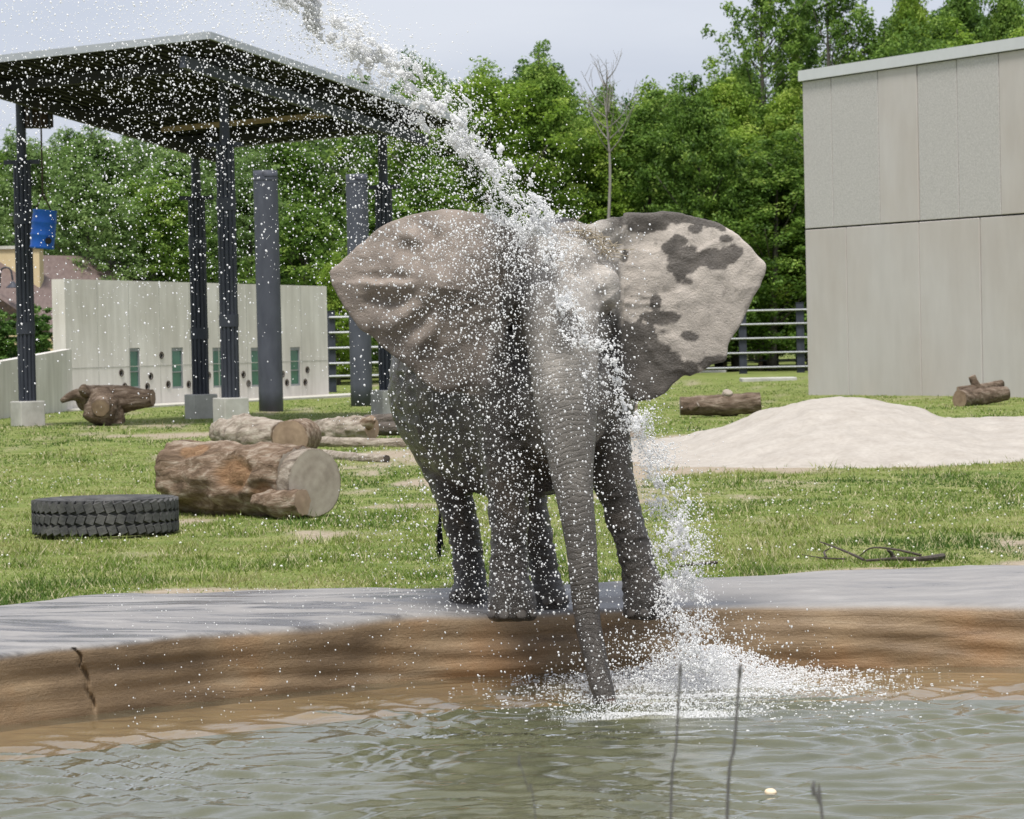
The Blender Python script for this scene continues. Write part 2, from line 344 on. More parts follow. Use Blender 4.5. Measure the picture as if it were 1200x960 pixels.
for k, (kind, q) in enumerate(prof):
    if kind == 't':
        y = by + .25 + (fy + pr - by - .25) * q; z = rimtop(xr, y) - .12 * sstep(.16, .0, q)
    elif kind == 'n':
        an = q * math.pi / 2; y = fy + pr - pr * math.sin(an); z = rimtop(xr, fy + pr) - pr * (1 - math.cos(an)); fc[:, k] = sstep(.35, .8, q)
    else:
        z0 = rimtop(xr, fy + pr) - pr; z = z0 + (-1.0 - z0) * q; y = fy.copy(); fc[:, k] = 1
        pt = np.stack((xr * .55, 0 * xr, z * 3.2), 1)
        y = y - .07 * fbm(pt, 4, 22) * sstep(0, .12, q) - .007 * np.sin(z * 40 + 9 * vnoise(np.stack((xr * .5, 0 * xr, z * .6), 1), 8)) * sstep(0, .1, q)
    Vr[:, k] = np.stack((xr, y, z), 1)
crk = np.array([G(66, 757, -.05)[0], G(72, 775, 0)[0], G(77, 800, 0)[0], G(83, 835, 0)[0]])
crk = np.array([-2.86, -2.845, -2.80, -2.815, -2.79, -2.765, -2.78, -2.74, -2.735]); crz = np.array([0, -.05, -.1, -.15, -.2, -.27, -.32, -.4, -.48])
wz = Vr[..., 2]; cx = np.interp(-wz, -crz, crk); dd = abs(Vr[..., 0] - cx)
Vr[..., 1] += .05 * np.exp(-(dd / (.0065 + .003 * np.abs(np.sin(wz * 19)))) ** 2) * (fc > .2) * (wz > -.46)
o = obj('pool_edge', (Vr.reshape(-1, 3), grid(len(xr), len(prof))), M['rim'], smooth=True); tag(o, kind='structure'); attr(o, 'face', fc.ravel()); Vq = Vr.reshape(-1, 3); attr(o, 'puddle', (1 - fc.ravel()) * (.15 + .85 * sstep(2.0, -.3, Vq[:, 0])))

# --- pool floor: shallow brown ledge along the wall, then falling away
M['floor'] = nmat('pool_floor', [(.3, (.24, .14, .065)), (.7, (.44, .29, .15))], 1.2, .9, .3, 10, (1, 2, 1))
M['silt'] = nmat('pool_silt', [(.3, (.08, .085, .035)), (.7, (.14, .14, .065))], 1.2, .9, .3, 10)
xf = np.linspace(XL, XR, 90); yo = np.array([-.02, .5, 1.0, 1.35, 1.6, 2.0, 2.8, 5, 9, 15.5]); zo = np.array([.04, .05, .07, .09, .13, .28, .6, .9, 1, 1]) + .0
Vf = np.stack((np.repeat(xf, 10), np.maximum(np.repeat(front_y(xf), 10) - np.tile(yo, 90) + .02 * np.repeat(np.sin(xf * 3), 10), 8.7), WZ - np.tile(zo, 90)), 1)
o = obj('pool_floor', (Vf, grid(90, 10)), M['floor'], smooth=True); tag(o, kind='structure'); o.data.materials.append(M['silt'])
for p in o.data.polygons:
    if (p.index % 9) >= 3: p.material_index = 1

# --- the water sheet with real ripples
m, t, b = newmat('pool_water'); out = t.nodes['Material Output']; t.nodes.remove(b)
tc_ = N(t, 'ShaderNodeTexCoord'); nn = N(t, 'ShaderNodeTexNoise', Scale=7, Detail=5, Roughness=.55); mpw = N(t, 'ShaderNodeMapping')
mpw.inputs['Scale'].default_value = (1, 1.2, 1); t.links.new(tc_.outputs['Object'], mpw.inputs[0]); t.links.new(mpw.outputs[0], nn.inputs['Vector'])
bp = N(t, 'ShaderNodeBump', Strength=.32, Distance=.02); t.links.new(nn.outputs['Fac'], bp.inputs['Height'])
tp = N(t, 'ShaderNodeBsdfTransparent'); tp.inputs['Color'].default_value = (.9, .88, .78, 1)
df = N(t, 'ShaderNodeBsdfDiffuse'); df.inputs['Color'].default_value = (.24, .26, .185, 1)
ms = N(t, 'ShaderNodeMixShader'); ms.inputs[0].default_value = .2; t.links.new(tp.outputs[0], ms.inputs[1]); t.links.new(df.outputs[0], ms.inputs[2])
gl = N(t, 'ShaderNodeBsdfGlossy', Roughness=.04); gl.inputs['Color'].default_value = (1, 1, 1, 1); fn = N(t, 'ShaderNodeFresnel', IOR=1.42)
for q in (gl, fn): t.links.new(bp.outputs[0], q.inputs['Normal'])
ms2 = N(t, 'ShaderNodeMixShader'); t.links.new(fn.outputs[0], ms2.inputs[0]); t.links.new(ms.outputs[0], ms2.inputs[1]); t.links.new(gl.outputs[0], ms2.inputs[2])
t.links.new(ms2.outputs[0], out.inputs['Surface']); M['water'] = m
SPL = G(822, 800, WZ)                           # where the falling water lands
xw = np.linspace(XL - .3, XR + .3, 330); vw = np.linspace(0, 1, 420)
Xw, Vw = np.meshgrid(xw, vw, indexing='ij'); Yw = 8.8 + (front_y(Xw) + .15 - 8.8) * Vw
p = np.stack((Xw.ravel(), Yw.ravel(), 0 * Xw.ravel()), 1)
rs = np.hypot(p[:, 0] - SPL[0], p[:, 1] - SPL[1])
wob = fbm(p * (1.1, 1.1, 1), 2, 44) * .5
calm = sstep(.1, 1.8, front_y(p[:, 0]) - p[:, 1]) * .75 + .25
h = .020 * np.sin((rs + wob) * 2 * math.pi / .42) * np.exp(-rs / 4.5) * sstep(.2, .8, rs)
h += .019 * fbm(p * (2.0, 3.8, 1), 3, 50) + .012 * fbm(p * (1.0, 2.0, 1), 2, 61) + .008 * vnoise(p * (6, 10, 1), 52)
h += .008 * np.sin((p[:, 1] * .9 + p[:, 0] * .35 + 1.1 * vnoise(p * .7, 71)) * 2 * math.pi / .31) * sstep(.5, 3, rs)
p[:, 2] = WZ + h * calm
o = obj('water', (p, grid(*Xw.shape)), M['water'], smooth=True); tag(o, kind='structure')

# --- sand heap
px = np.array([690, 740, 800, 850, 900, 940, 985, 1030, 1080, 1120, 1150, 1180, 1230, 1330, 1420]); py = np.array([522, 517, 513, 496, 476, 465, 459, 464, 476, 487, 487.5, 486, 484, 500, 520])
top = np.array([P(a, b_, 54) for a, b_ in zip(px, py)])
xs_ = np.linspace(top[0, 0], top[-1, 0], 240); ys_ = np.linspace(46, 64, 170)
Xs, Ys = np.meshgrid(xs_, ys_, indexing='ij'); zt = np.interp(Xs, top[:, 0], top[:, 2])
from_c = (Ys - 54) / np.where(Ys < 54, 6.2, 8.5)
hh = np.maximum(zt, 0) * np.clip(1 - abs(from_c) ** 1.6, -.3, 1)
pp = np.stack((Xs.ravel(), Ys.ravel(), 0 * Xs.ravel()), 1)
edge = sstep(0, 1.2, Xs - xs_[0]) * sstep(0, 1.2, xs_[-1] - Xs)
zz = (hh * edge).ravel() + .05 * fbm(pp * 1.1, 4, 81) - .035 * np.maximum(vnoise(pp * (2.6, 1.9, 1), 84), 0) * 1.4 + .02 * vnoise(pp * (5, 3.4, 1), 85) - .07
o = obj('sand_heap', (np.c_[pp[:, :2], zz], grid(240, 170)), M['sand'], smooth=True, base=(top[6, 0], 54, 0))
tag(o, 'smooth pale heap of sand on the lawn before the panelled building', 'sand heap')
def sand_h(x, y):
    zt = np.interp(x, top[:, 0], top[:, 2]); c = (y - 54) / np.where(y < 54, 6.2, 8.5)
    return np.maximum(zt, 0) * np.clip(1 - abs(c) ** 1.6, -.3, 1) * ((x > xs_[0] + .6)) - .07

# --- grass blades
def grass(name, n, ymin, ymax, hmin, hmax, mat, seed, sel=None):
    g = np.random.default_rng(seed)
    u = g.random(n); y = 1 / (1 / ymin + u * (1 / ymax - 1 / ymin)); x = (g.random(n) * 2 - 1) * .165 * y
    lim = back_y(x) + .02 + .22 * fbm(np.stack((x * 1.6, 0 * x, 0 * x), 1), 4, 3)
    s = soil(x, y); big = fbm(np.stack((x * .55, y * .3, 0 * x), 1), 3, 90); tuft = fbm(np.stack((x * 2.6, y * 1.3, 0 * x), 1), 2, 95)
    keep = (y > lim) & (g.random(n) > s * .93) & (sand_h(x, y) < .02 + .26 * np.maximum(0, fbm(np.stack((x * 1.1, y * .8, 0 * x), 1), 3, 66)) * (y < 52))
    if sel is not None: keep &= sel(x, y, big, tuft)
    x, y, big, tuft = x[keep], y[keep], big[keep], tuft[keep]; n = len(x); z = terr(x, y)
    k = 3; sc = np.clip(y / 27, 1, 3.5)
    X = np.repeat(x, k) + g.normal(0, .02, n * k) * np.repeat(sc, k); Y = np.repeat(y, k) + g.normal(0, .03, n * k); Z = np.repeat(z, k) - .005
    hgt = (hmin + (hmax - hmin) * g.random(n * k) ** 1.6) * np.repeat(1 + .9 * np.clip(tuft, -.6, 1), k)
    wd = (.0035 + .0035 * g.random(n * k)) * np.repeat(sc, k); an = g.random(n * k) * 2 * math.pi; le = hgt * (.25 + .9 * g.random(n * k))
    la = g.random(n * k) * 2 * math.pi; dx, dy = np.cos(an) * wd, np.sin(an) * wd
    tx, ty = X + np.cos(la) * le, Y + np.sin(la) * le
    V = np.empty((n * k, 3, 3)); V[:, 0] = np.stack((X - dx, Y - dy, Z), 1); V[:, 1] = np.stack((X + dx, Y + dy, Z), 1); V[:, 2] = np.stack((tx, ty, Z + hgt), 1)
    dry = g.random(n * k) < .20
    tint = np.clip(.40 + .62 * np.repeat(big, k) + .30 * g.normal(0, .5, n * k) - .16 * np.repeat(tuft, k), 0, .8); tint[dry] = .86 + .14 * g.random(dry.sum())
    o = obj(name, (V.reshape(-1, 3), np.arange(n * k * 3).reshape(-1, 3)), mat); attr(o, 'tint', np.repeat(tint, 3)); return o
M['grass'] = leafmat('grass', [(0, (.055, .115, .014)), (.35, (.135, .21, .032)), (.6, (.235, .285, .062)), (.8, (.33, .32, .13)), (1, (.62, .56, .37))], None, 0, .3)
o = grass('lawn_grass', 120000, 24.5, 135, .015, .046, M['grass'], 1); tag(o, 'short green lawn grass flecked with dry straw blades', 'grass', kind='stuff')
o = grass('tall_grass', 15000, 25.5, 80, .035, .10, M['grass'], 2, lambda x, y, b_, t_: (t_ > .30) | ((sand_h(x, y + 1.2) > -.02) & (y < 49))); tag(o, 'taller green grass tufts along the sand heap and lawn', 'grass', kind='stuff')
# white clover heads
g = np.random.default_rng(5); n = 1500; u = g.random(n); y = 1 / (1 / 26.5 + u * (1 / 60 - 1 / 26.5)); x = (g.random(n) * 2 - 1) * .16 * y
k_ = (y > back_y(x) + .25) & (sand_h(x, y) < 0) & (fbm(np.stack((x * .8, y * .6, 0 * x), 1), 2, 7) > .02); x, y = x[k_], y[k_]
oc = np.array([(1, 0, 0), (-1, 0, 0), (0, 1, 0), (0, -1, 0), (0, 0, 1), (0, 0, -1.)]); of = np.array([(0, 2, 4), (2, 1, 4), (1, 3, 4), (3, 0, 4), (2, 0, 5), (1, 2, 5), (3, 1, 5), (0, 3, 5)])
c_ = np.stack((x, y, terr(x, y) + .05), 1); Vc = (c_[:, None] + oc[None] * (.008 + .006 * g.random(len(x)))[:, None, None])
M['clover'] = nmat('clover_white', [(.3, (.6, .6, .52)), (.7, (.75, .75, .7))], 5, .9, 0)
o = obj('clover_flowers', (Vc.reshape(-1, 3), (of[None] + 6 * np.arange(len(x))[:, None, None]).reshape(-1, 3)), M['clover']); tag(o, 'tiny white clover heads dotted through the lawn', 'clover', kind='stuff')

# ------------------------------------------------------------------ the elephant
def ring_loft(L, m=28, n=40, ref=(0, 1, 0)):
    """L: (px, py, depth, half width in px, half depth in m)"""
    c = np.array([P(a, b_, d) for a, b_, d, *_ in L]); rx = np.array([q[3] * q[2] / F for q in L]); ry = np.array([q[4] for q in L])
    k = np.c_[c, rx, ry]; s = spline(k, n)
    return tube(s[:, :3], np.maximum(s[:, 3], .004), m, ry=np.maximum(s[:, 4], .004), ref=ref)
def blob(px, py, d, rx, ry, rz, m=20):
    c = P(px, py, d); prof = [(math.sin(a), -math.cos(a)) for a in np.linspace(.05, math.pi - .05, 15)]
    V, Fc = lathe(prof, m); return V * (rx, ry, rz) + c, Fc
TR = [(652, 322, 23.62, 52, .34), (656, 362, 23.33, 47, .27), (659, 400, 23.18, 43, .235), (661, 440, 23.10, 39.5, .215), (664, 480, 23.05, 36, .20), (668, 522, 23.0, 30, .168), (671, 560, 22.98, 24.5, .142), (676, 600, 22.96, 21, .122),
      (681, 640, 22.94, 18.5, .107), (684, 680, 22.92, 17, .098), (688, 720, 22.90, 16, .092), (695, 760, 22.82, 15, .085), (702, 793, 22.70, 14, .078), (708, 815, 22.60, 13, .07), (712, 828, 22.55, 11.5, .062)]
parts = []
parts.append(ring_loft(TR, 28, 70))
# skull, brow ridges, cheeks, jaw
parts += [blob(655, 322, 23.78, .405, .44, .385), blob(652, 300, 23.72, .34, .36, .25), blob(706, 338, 23.50, .125, .19, .17), blob(712, 350, 23.44, .075, .11, .06), blob(603, 352, 23.50, .115, .19, .17), blob(597, 364, 23.45, .07, .11, .06),
          blob(660, 375, 23.62, .34, .36, .33), blob(655, 430, 23.68, .26, .30, .30), blob(656, 492, 23.55, .15, .20, .17)]
# trunk of the body from chest to rump
def zc(d, z): return 391 + (HC - z) * F / d
BD = [(664, 23.50, 1.66, .24, .30), (660, 23.66, 1.62, .42, .52), (650, 23.95, 1.58, .57, .68), (632, 24.35, 1.56, .69, .76), (607, 24.8, 1.55, .78, .80), (580, 25.25, 1.56, .77, .79), (558, 25.65, 1.58, .66, .70), (545, 25.98, 1.60, .44, .5), (540, 26.14, 1.62, .16, .2)]
c = np.array([P(a, zc(d, z) + .021 * 0, d) for a, d, z, *_ in BD]); c[:, 2] = [q[2] for q in BD]
k = spline(np.c_[c, [q[3] for q in BD], [q[4] for q in BD]], 44)
parts.append(tube(k[:, :3], k[:, 3], 36, ry=k[:, 4], ref=(0, 0, 1)))
# the four legs
parts.append(ring_loft([(612, 400, 24.0, 62, .30), (603, 455, 23.88, 50, .28), (597, 510, 23.82, 36, .235), (594, 560, 23.80, 27, .185), (596, 600, 23.80, 23, .155), (597, 640, 23.80, 20.8, .145), (596, 672, 23.79, 22.5, .155), (599, 694, 23.75, 26, .18), (601, 710, 23.72, 29, .20), (601, 721, 23.72, 28.5, .20), (601, 726.5, 23.72, 25, .18)], 28, 46))
parts.append(ring_loft([(690, 410, 24.0, 58, .30), (702, 465, 23.92, 40, .27), (710, 515, 23.88, 29, .215), (719, 560, 23.85, 24, .18), (730, 600, 23.83, 22, .155), (742, 640, 23.80, 20.5, .145), (751, 678, 23.78, 22, .155), (756, 700, 23.74, 26, .18), (758, 712, 23.72, 28.5, .195), (758, 720, 23.72, 28, .195), (758, 724, 23.72, 25, .175)], 28, 46))
parts.append(ring_loft([(535, 430, 25.5, 70, .42), (517, 490, 25.45, 46, .36), (520, 530, 25.35, 33, .27), (528, 562, 25.25, 25.5, .205), (537, 600, 25.2, 21, .165), (546, 640, 25.2, 18.5, .14), (551, 676, 25.15, 18.5, .14), (550, 696, 25.1, 21, .16), (549, 707, 25.06, 22.5, .175), (549, 714, 25.05, 22, .175), (549, 717, 25.05, 19, .155)], 26, 46))
parts.append(ring_loft([(590, 430, 25.45, 66, .42), (600, 490, 25.35, 42, .34), (608, 540, 25.2, 30, .25), (618, 580, 25.05, 23, .19), (625, 610, 25.0, 20, .155), (633, 645, 25.0, 17.5, .135), (640, 680, 24.95, 17.5, .135), (643, 697, 24.9, 20, .16), (644, 706, 24.86, 21, .17), (644, 711, 24.86, 20.5, .165), (644, 714, 24.86, 18, .15)], 26, 46))
# tail
parts.append(ring_loft([(541, 400, 26.1, 10, .06), (530, 470, 26.12, 7, .045), (522, 540, 26.1, 5, .03), (517, 585, 26.08, 3.6, .022), (515, 622, 26.06, 3.0, .018)], 10, 24))
def ear(inner, outer, depth, thick, ribs, knob):
    """sheet between the root line and the free edge; depth(u, v) moves it, ribs fan out from the knob"""
    nu, nv = 46, 90
    I = spline(np.array(inner, float), nv); O = spline(np.array(outer, float), nv); U = np.linspace(0, 1, nu); jag = fbm(np.stack((np.arange(nv) * .35, np.zeros(nv), np.zeros(nv)), 1), 3, 19) * sstep(.42, .55, np.linspace(0, 1, nv)); O[:, 1] += 4.5 * jag; O[:, 0] += 2.5 * jag
    px_ = I[None, :, 0] + (O[:, 0] - I[:, 0])[None] * U[:, None]; py_ = I[None, :, 1] + (O[:, 1] - I[:, 1])[None] * U[:, None]
    vv = np.linspace(0, 1, nv)[None] * np.ones((nu, 1)); uu = U[:, None] * np.ones((1, nv))
    d = depth(uu, vv, px_, py_)
    an = np.arctan2(py_ - knob[1], px_ - knob[0]); rr_ = np.hypot(px_ - knob[0], py_ - knob[1])
    d = d + ribs[0] * np.sin(an * ribs[1] + 2.2 * fbm(np.stack((px_.ravel() / 60, py_.ravel() / 60, 0 * px_.ravel()), 1), 2, 14).reshape(px_.shape)) * sstep(12, 70, rr_) * sstep(1.0, .7, uu) * sstep(1.9, 1.2, np.abs((an - math.pi * 1.03 + math.pi) % (2 * math.pi) - math.pi)) - ribs[2] * np.exp(-(rr_ / 26) ** 2)
    d = d + .018 * fbm(np.stack((px_.ravel() / 28, py_.ravel() / 28, 0 * px_.ravel()), 1), 3, 15).reshape(px_.shape)
    C = np.array([[P(px_[i, j], py_[i, j], d[i, j]) for j in range(nv)] for i in range(nu)])
    th = thick(uu, vv); A1 = C.copy(); B1 = C.copy(); A1[..., 1] -= th / 2; B1[..., 1] += th / 2
    V = np.vstack((A1.reshape(-1, 3), B1.reshape(-1, 3))); g1 = grid(nu, nv); n0 = nu * nv
    Fc = [tuple(q) for q in g1] + [tuple(q[::-1] + n0) for q in g1]
    bd = [(i, 0) for i in range(nu)] + [(nu - 1, j) for j in range(1, nv)] + [(i, nv - 1) for i in range(nu - 2, -1, -1)] + [(0, j) for j in range(nv - 2, 0, -1)]
    ids = [i * nv + j for i, j in bd]
    for q in range(len(ids)):
        a, b_ = ids[q], ids[(q + 1) % len(ids)]; Fc.append((a, a + n0, b_ + n0, b_))
    return V, Fc
earL = ear([(634, 280), (622, 296), (612, 318), (606, 345), (602, 372), (600, 400), (598, 428)],
           [(618, 268), (590, 256), (560, 250), (530, 246.5), (500, 248), (472, 254), (446, 267), (420, 289), (400, 306), (387, 318), (391, 338), (406, 364), (421, 384), (447, 405), (470, 423), (494, 446), (516, 460), (540, 458), (562, 444)],
           lambda u, v, x, y: 23.75 + .02 * u + .24 * u * u - .20 * sstep(.3, .0, v) * u * (1 - .4 * u) + .05 * np.sin(u * 3) - .12 * sstep(.7, 1, v) * u,
           lambda u, v: .055 - .024 * u, (.036, 9.5, .10), (520, 330))
earR = ear([(672, 282), (684, 292), (692, 308), (697, 328), (700, 352), (702, 385), (702, 415), (702, 440)],
           [(680, 269), (703, 258), (728, 252), (756, 249.5), (788, 249), (816, 253.5), (842, 262), (868, 278), (885, 296), (897.5, 313), (886, 343), (870, 376), (856, 404), (849, 424), (826, 432), (806, 440), (788, 452), (766, 467), (748, 471), (735, 460)],
           lambda u, v, x, y: 23.72 + .10 * u + .10 * u * u - .20 * sstep(.28, .03, v) * sstep(0, .5, u) + .07 * np.sin(v * 3.1) * np.sin(u * 3.1) - .10 * sstep(.75, 1, v) * u,
           lambda u, v: .055 - .024 * u + .03 * sstep(.14, .02, v), (.012, 5, 0), (745, 345))
parts += [earL, earR]
V, Fc = join(parts)
tmp = obj('tmp', (V, Fc), M['bark']); md = tmp.modifiers.new('r', 'REMESH'); md.mode = 'VOXEL'; md.voxel_size = .0125; md.adaptivity = 0
dg = bpy.context.evaluated_depsgraph_get(); dg.update(); em = bpy.data.meshes.new_from_object(tmp.evaluated_get(dg))
nv_ = len(em.vertices); V = np.empty(nv_ * 3); em.vertices.foreach_get('co', V); V = V.reshape(-1, 3)
ne = len(em.edges); E = np.empty(ne * 2, np.int32); em.edges.foreach_get('vertices', E); E = E.reshape(-1, 2)
q4 = [tuple(p_.vertices) for p_ in em.polygons]
bpy.data.objects.remove(tmp, do_unlink=True); bpy.data.meshes.remove(em)
deg = np.bincount(E.ravel(), minlength=nv_).astype(float)
def smooth(V, it, wgt):
    for _ in range(it):
        S = np.stack([np.bincount(E[:, 0], V[E[:, 1], k_], nv_) + np.bincount(E[:, 1], V[E[:, 0], k_], nv_) for k_ in range(3)], 1) / deg[:, None]
        V = V + (S - V) * wgt[:, None]
    return V
def topx(V):
    """photo pixel of each vertex, used only while shaping and colouring"""
    q = V - CAMP; f_ = q @ np.array(fwd); return CX + F * (q @ np.array(RIGHT)) / f_, CY - F * (q @ np.array(UP)) / f_
PX, PY = topx(V)
from_ear = np.zeros(nv_)
earmask = ((PX < 578) & (PY < 462) & (V[:, 1] < 24.12)) | ((PX > 731) & (PY < 474) & (V[:, 1] < 24.2)); wEL = sstep(598, 560, PX + 14 * fbm(V * 6, 2, 3)) * (PY < 462) * (V[:, 1] < 24.12); wER = sstep(722, 732, PX) * (PY < 474) * (V[:, 1] < 24.2)
low = PY > 480
V = smooth(V, 14, np.where(earmask, .10 + .4 * sstep(545, 578, PX) * (PX < 600), np.where((PY > 690) | ((PY > 560) & (PX > 650) & (PX < 720) & (V[:, 1] < 23.15)), .25, .55)))
# trunk coordinate
tc_pts = spline(np.array([P(a, b_, d) for a, b_, d, *_ in TR]), 300); seg = np.r_[0, np.cumsum(np.linalg.norm(np.diff(tc_pts, axis=0), axis=1))]
trr = np.interp(np.linspace(0, 14, 300), np.arange(15), [q[3] * q[2] / F for q in TR])
near = np.zeros(nv_); tu = np.zeros(nv_)
cand = np.where((V[:, 1] < 23.5) & (PX > 600) & (PX < 735) & (PY > 300))[0]
for blk in np.array_split(cand, 30):
    D = np.linalg.norm(V[blk][:, None] - tc_pts[None], axis=2); j = D.argmin(1); tu[blk] = seg[j]; near[blk] = (D[np.arange(len(blk)), j] < trr[j] * 1.45 + .03) * sstep(.28, .55, seg[j])
near = np.clip(smooth(np.repeat(near[:, None], 3, 1), 8, np.full(nv_, .5))[:, 0], 0, 1)
def normals(V):
    me = mesh('n', V, [tuple(q) for q in q4]) if False else bpy.data.meshes.new('n')
    if not me.vertices: me.from_pydata(V.tolist(), [], q4)
    nn_ = np.empty(nv_ * 3); me.vertices.foreach_get('normal', nn_); bpy.data.meshes.remove(me); return nn_.reshape(-1, 3)
Nn = normals(V)
# wrinkles: rings round the trunk, folds on the legs and flank, fine relief all over
ph = tu / .046 + 9.0 * sstep(.5, 2.6, tu) + 1.5 * fbm(V * (5, 5, 2.5), 3, 140)
ring = (np.abs(np.sin(ph * math.pi)) ** .6 - .55)
disp = near * (.0040 * ring * (.65 + .5 * vnoise(V * (14, 14, 9), 141)) + .007 * fbm(V * (9, 9, 3.5), 3, 142))
efade = np.maximum(sstep(600, 540, PX) * (PY < 462) * (V[:, 1] < 24.12), earmask & (PX > 700)); body = (1 - near) * (1 - efade)
disp += body * (.013 * fbm(V * (5, 5, 8), 4, 150) + .009 * (1 - 2 * np.abs(vnoise(V * (7, 7, 14) + 1.6 * np.stack([fbm(V * 3, 2, 151)] * 3, 1), 152))))
ank = body * sstep(600, 650, PY) * sstep(712, 690, PY)
disp += ank * .003 * np.sin(V[:, 2] * 110 + 9 * fbm(V * (5, 5, 3), 3, 160))
disp += efade * (.006 * fbm(V * 9, 3, 170) + .004 * (1 - 2 * np.abs(vnoise(V * (12, 4, 12), 171))))
va = np.arctan2(PY - 350, PX - np.where(PX > 650, 715, 590)); vr_ = np.hypot(PY - 350, PX - np.where(PX > 650, 715, 590)) / 60
disp += efade * .008 * np.clip(1 - 3.2 * np.abs(vnoise(np.stack((va * 3.2 + .5 * fbm(V * 5, 2, 181), vr_ * .9, 0 * va), 1), 180)), 0, 1)
# hollows of the temples and the folds over the eye
eyeR = P(716, 372, 23.35); disp -= .055 * np.exp(-(((V[:, 0] - eyeR[0]) / .05) ** 2 + ((V[:, 2] - eyeR[2]) / .04) ** 2)) * (V[:, 1] < 23.7)
eyeL = P(596, 385, 23.4); disp -= .03 * np.exp(-(((V[:, 0] - eyeL[0]) / .05) ** 2 + ((V[:, 2] - eyeL[2]) / .04) ** 2)) * (V[:, 1] < 23.7)
V = V + Nn * disp[:, None]
# colour: dry dusty skin, wet skin deepened with the body's shadow, and the ears
PX, PY = topx(V); sx, sz = V[:, 0], V[:, 2]
nA = fbm(V * 3.0, 4, 200); nB = fbm(V * 11, 4, 201); nC = fbm(V * (6, 6, 6), 5, 205)
wet = np.ones(nv_)
headdry = np.exp(-(((PX - 700) / 42) ** 2 + ((PY - 315) / 62) ** 2)) * 1.5
wet = 1 - np.clip(sstep(.35, .75, headdry + .25 * nA), 0, 1)
wet -= .72 * (V[:, 1] < 23.6) * sstep(605, 640, PX) * sstep(722, 700, PX) * sstep(760, 420, PY) * (.8 + .5 * nA)  # trunk lightened through the mask, painting in the sky sheen on wet skin
reR = (PX > 727) & earmask
pat = np.maximum.reduce([np.exp(-(((PX - a) / r1) ** 2 + ((PY - b_) / r2) ** 2)) for a, b_, r1, r2 in ((800, 306, 26, 22), (838, 302, 28, 13), (785, 290, 14, 12), (795, 283, 12, 9), (775, 372, 30, 10), (768, 356, 8, 11), (855, 296, 16, 10), (762, 432, 48, 46), (745, 405, 30, 36), (790, 440, 34, 20), (808, 395, 14, 8), (840, 425, 24, 12), (742, 440, 30, 50), (760, 265, 30, 10), (815, 268, 10, 6), (850, 280, 9, 5), (732, 300, 6, 9), (865, 400, 9, 7))])
top_band = np.exp(-((PY - (252 + .0016 * (PX - 765) ** 2)) / 11) ** 2) * (PX < 850)
patw = np.maximum(sstep(.44, .54, pat + .38 * fbm(V * (13, 13, 13), 5, 222) + .22 * nA), sstep(.5, .6, top_band + .45 * fbm(V * (15, 15, 10), 4, 223)))
wet = wet * (1 - wER) + (patw * .86 + .10 * np.clip(nC, 0, 1)) * wER
reL = (PX < 580) & earmask
wetL = .30 + .45 * nA + .35 * sstep(370, 440, PY) + .4 * sstep(520, 590, PX); wet = wet * (1 - wEL) + wetL * wEL; wet = np.clip(wet, 0, 1)
dry_c = np.array((.43, .395, .355)); wet_shade_c = np.array((.044, .036, .0285)); earL_c = np.array((.36, .30, .255))  # wet tone taken darker still to carry the body's black shadow
drym = dry_c * (1 - wER[:, None]) + np.array((.50, .445, .39)) * wER[:, None]
drym = drym * (1 - wEL[:, None]) + earL_c * wEL[:, None]
colr = drym * (1 - wet[:, None]) + wet_shade_c * wet[:, None]
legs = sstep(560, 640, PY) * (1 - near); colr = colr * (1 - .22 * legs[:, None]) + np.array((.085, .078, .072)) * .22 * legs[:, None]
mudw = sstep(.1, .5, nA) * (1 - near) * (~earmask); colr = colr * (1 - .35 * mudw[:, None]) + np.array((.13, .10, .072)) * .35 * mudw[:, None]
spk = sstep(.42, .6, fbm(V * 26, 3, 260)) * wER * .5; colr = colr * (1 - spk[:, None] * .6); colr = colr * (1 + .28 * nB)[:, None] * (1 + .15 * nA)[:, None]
crease = np.clip(-disp / .007, 0, 1) * (~earmask); colr *= (1 - .32 * crease)[:, None]; ridge = np.clip(disp / .008, 0, 1) * (~earmask); colr *= (1 + .12 * ridge)[:, None]  # relief shading put into the colour: creases darker, ridges lighter
tip = np.exp(-((PX - 718) / 7) ** 2 - ((PY - 826) / 4.5) ** 2) * near; colr = colr * (1 - tip[:, None]) + np.array((.5, .27, .2)) * tip[:, None]
m, t, b = newmat('elephant_skin')
ac = N(t, 'ShaderNodeAttribute', attribute_name='skin'); aw = N(t, 'ShaderNodeAttribute', attribute_name='wet'); tc_ = N(t, 'ShaderNodeTexCoord')
vo = N(t, 'ShaderNodeTexVoronoi', Scale=34); vo.feature = 'DISTANCE_TO_EDGE'; mpv = N(t, 'ShaderNodeMapping'); mpv.inputs['Scale'].default_value = (.8, .8, 1.9)
nz = N(t, 'ShaderNodeTexNoise', Scale=12, Detail=4); nz2 = N(t, 'ShaderNodeTexNoise', Scale=60, Detail=6, Roughness=.7)
for q in (nz, nz2, mpv): t.links.new(tc_.outputs['Object'], q.inputs[0])
wa = N(t, 'ShaderNodeMix', data_type='RGBA', blend_type='ADD'); wa.inputs[0].default_value = .22; t.links.new(mpv.outputs[0], wa.inputs[6]); t.links.new(nz.outputs['Color'], wa.inputs[7]); t.links.new(wa.outputs[2], vo.inputs['Vector'])
vr = ramp(t, vo.outputs['Distance'], [(0, (0, 0, 0)), (.10, (1, 1, 1))])
ak = N(t, 'ShaderNodeAttribute', attribute_name='crack'); ap = N(t, 'ShaderNodeAttribute', attribute_name='ringphase'); an_ = N(t, 'ShaderNodeAttribute', attribute_name='trunk')
vm_ = N(t, 'ShaderNodeMath', operation='MULTIPLY'); t.links.new(vr.outputs[0], vm_.inputs[0]); t.links.new(ak.outputs['Fac'], vm_.inputs[1])
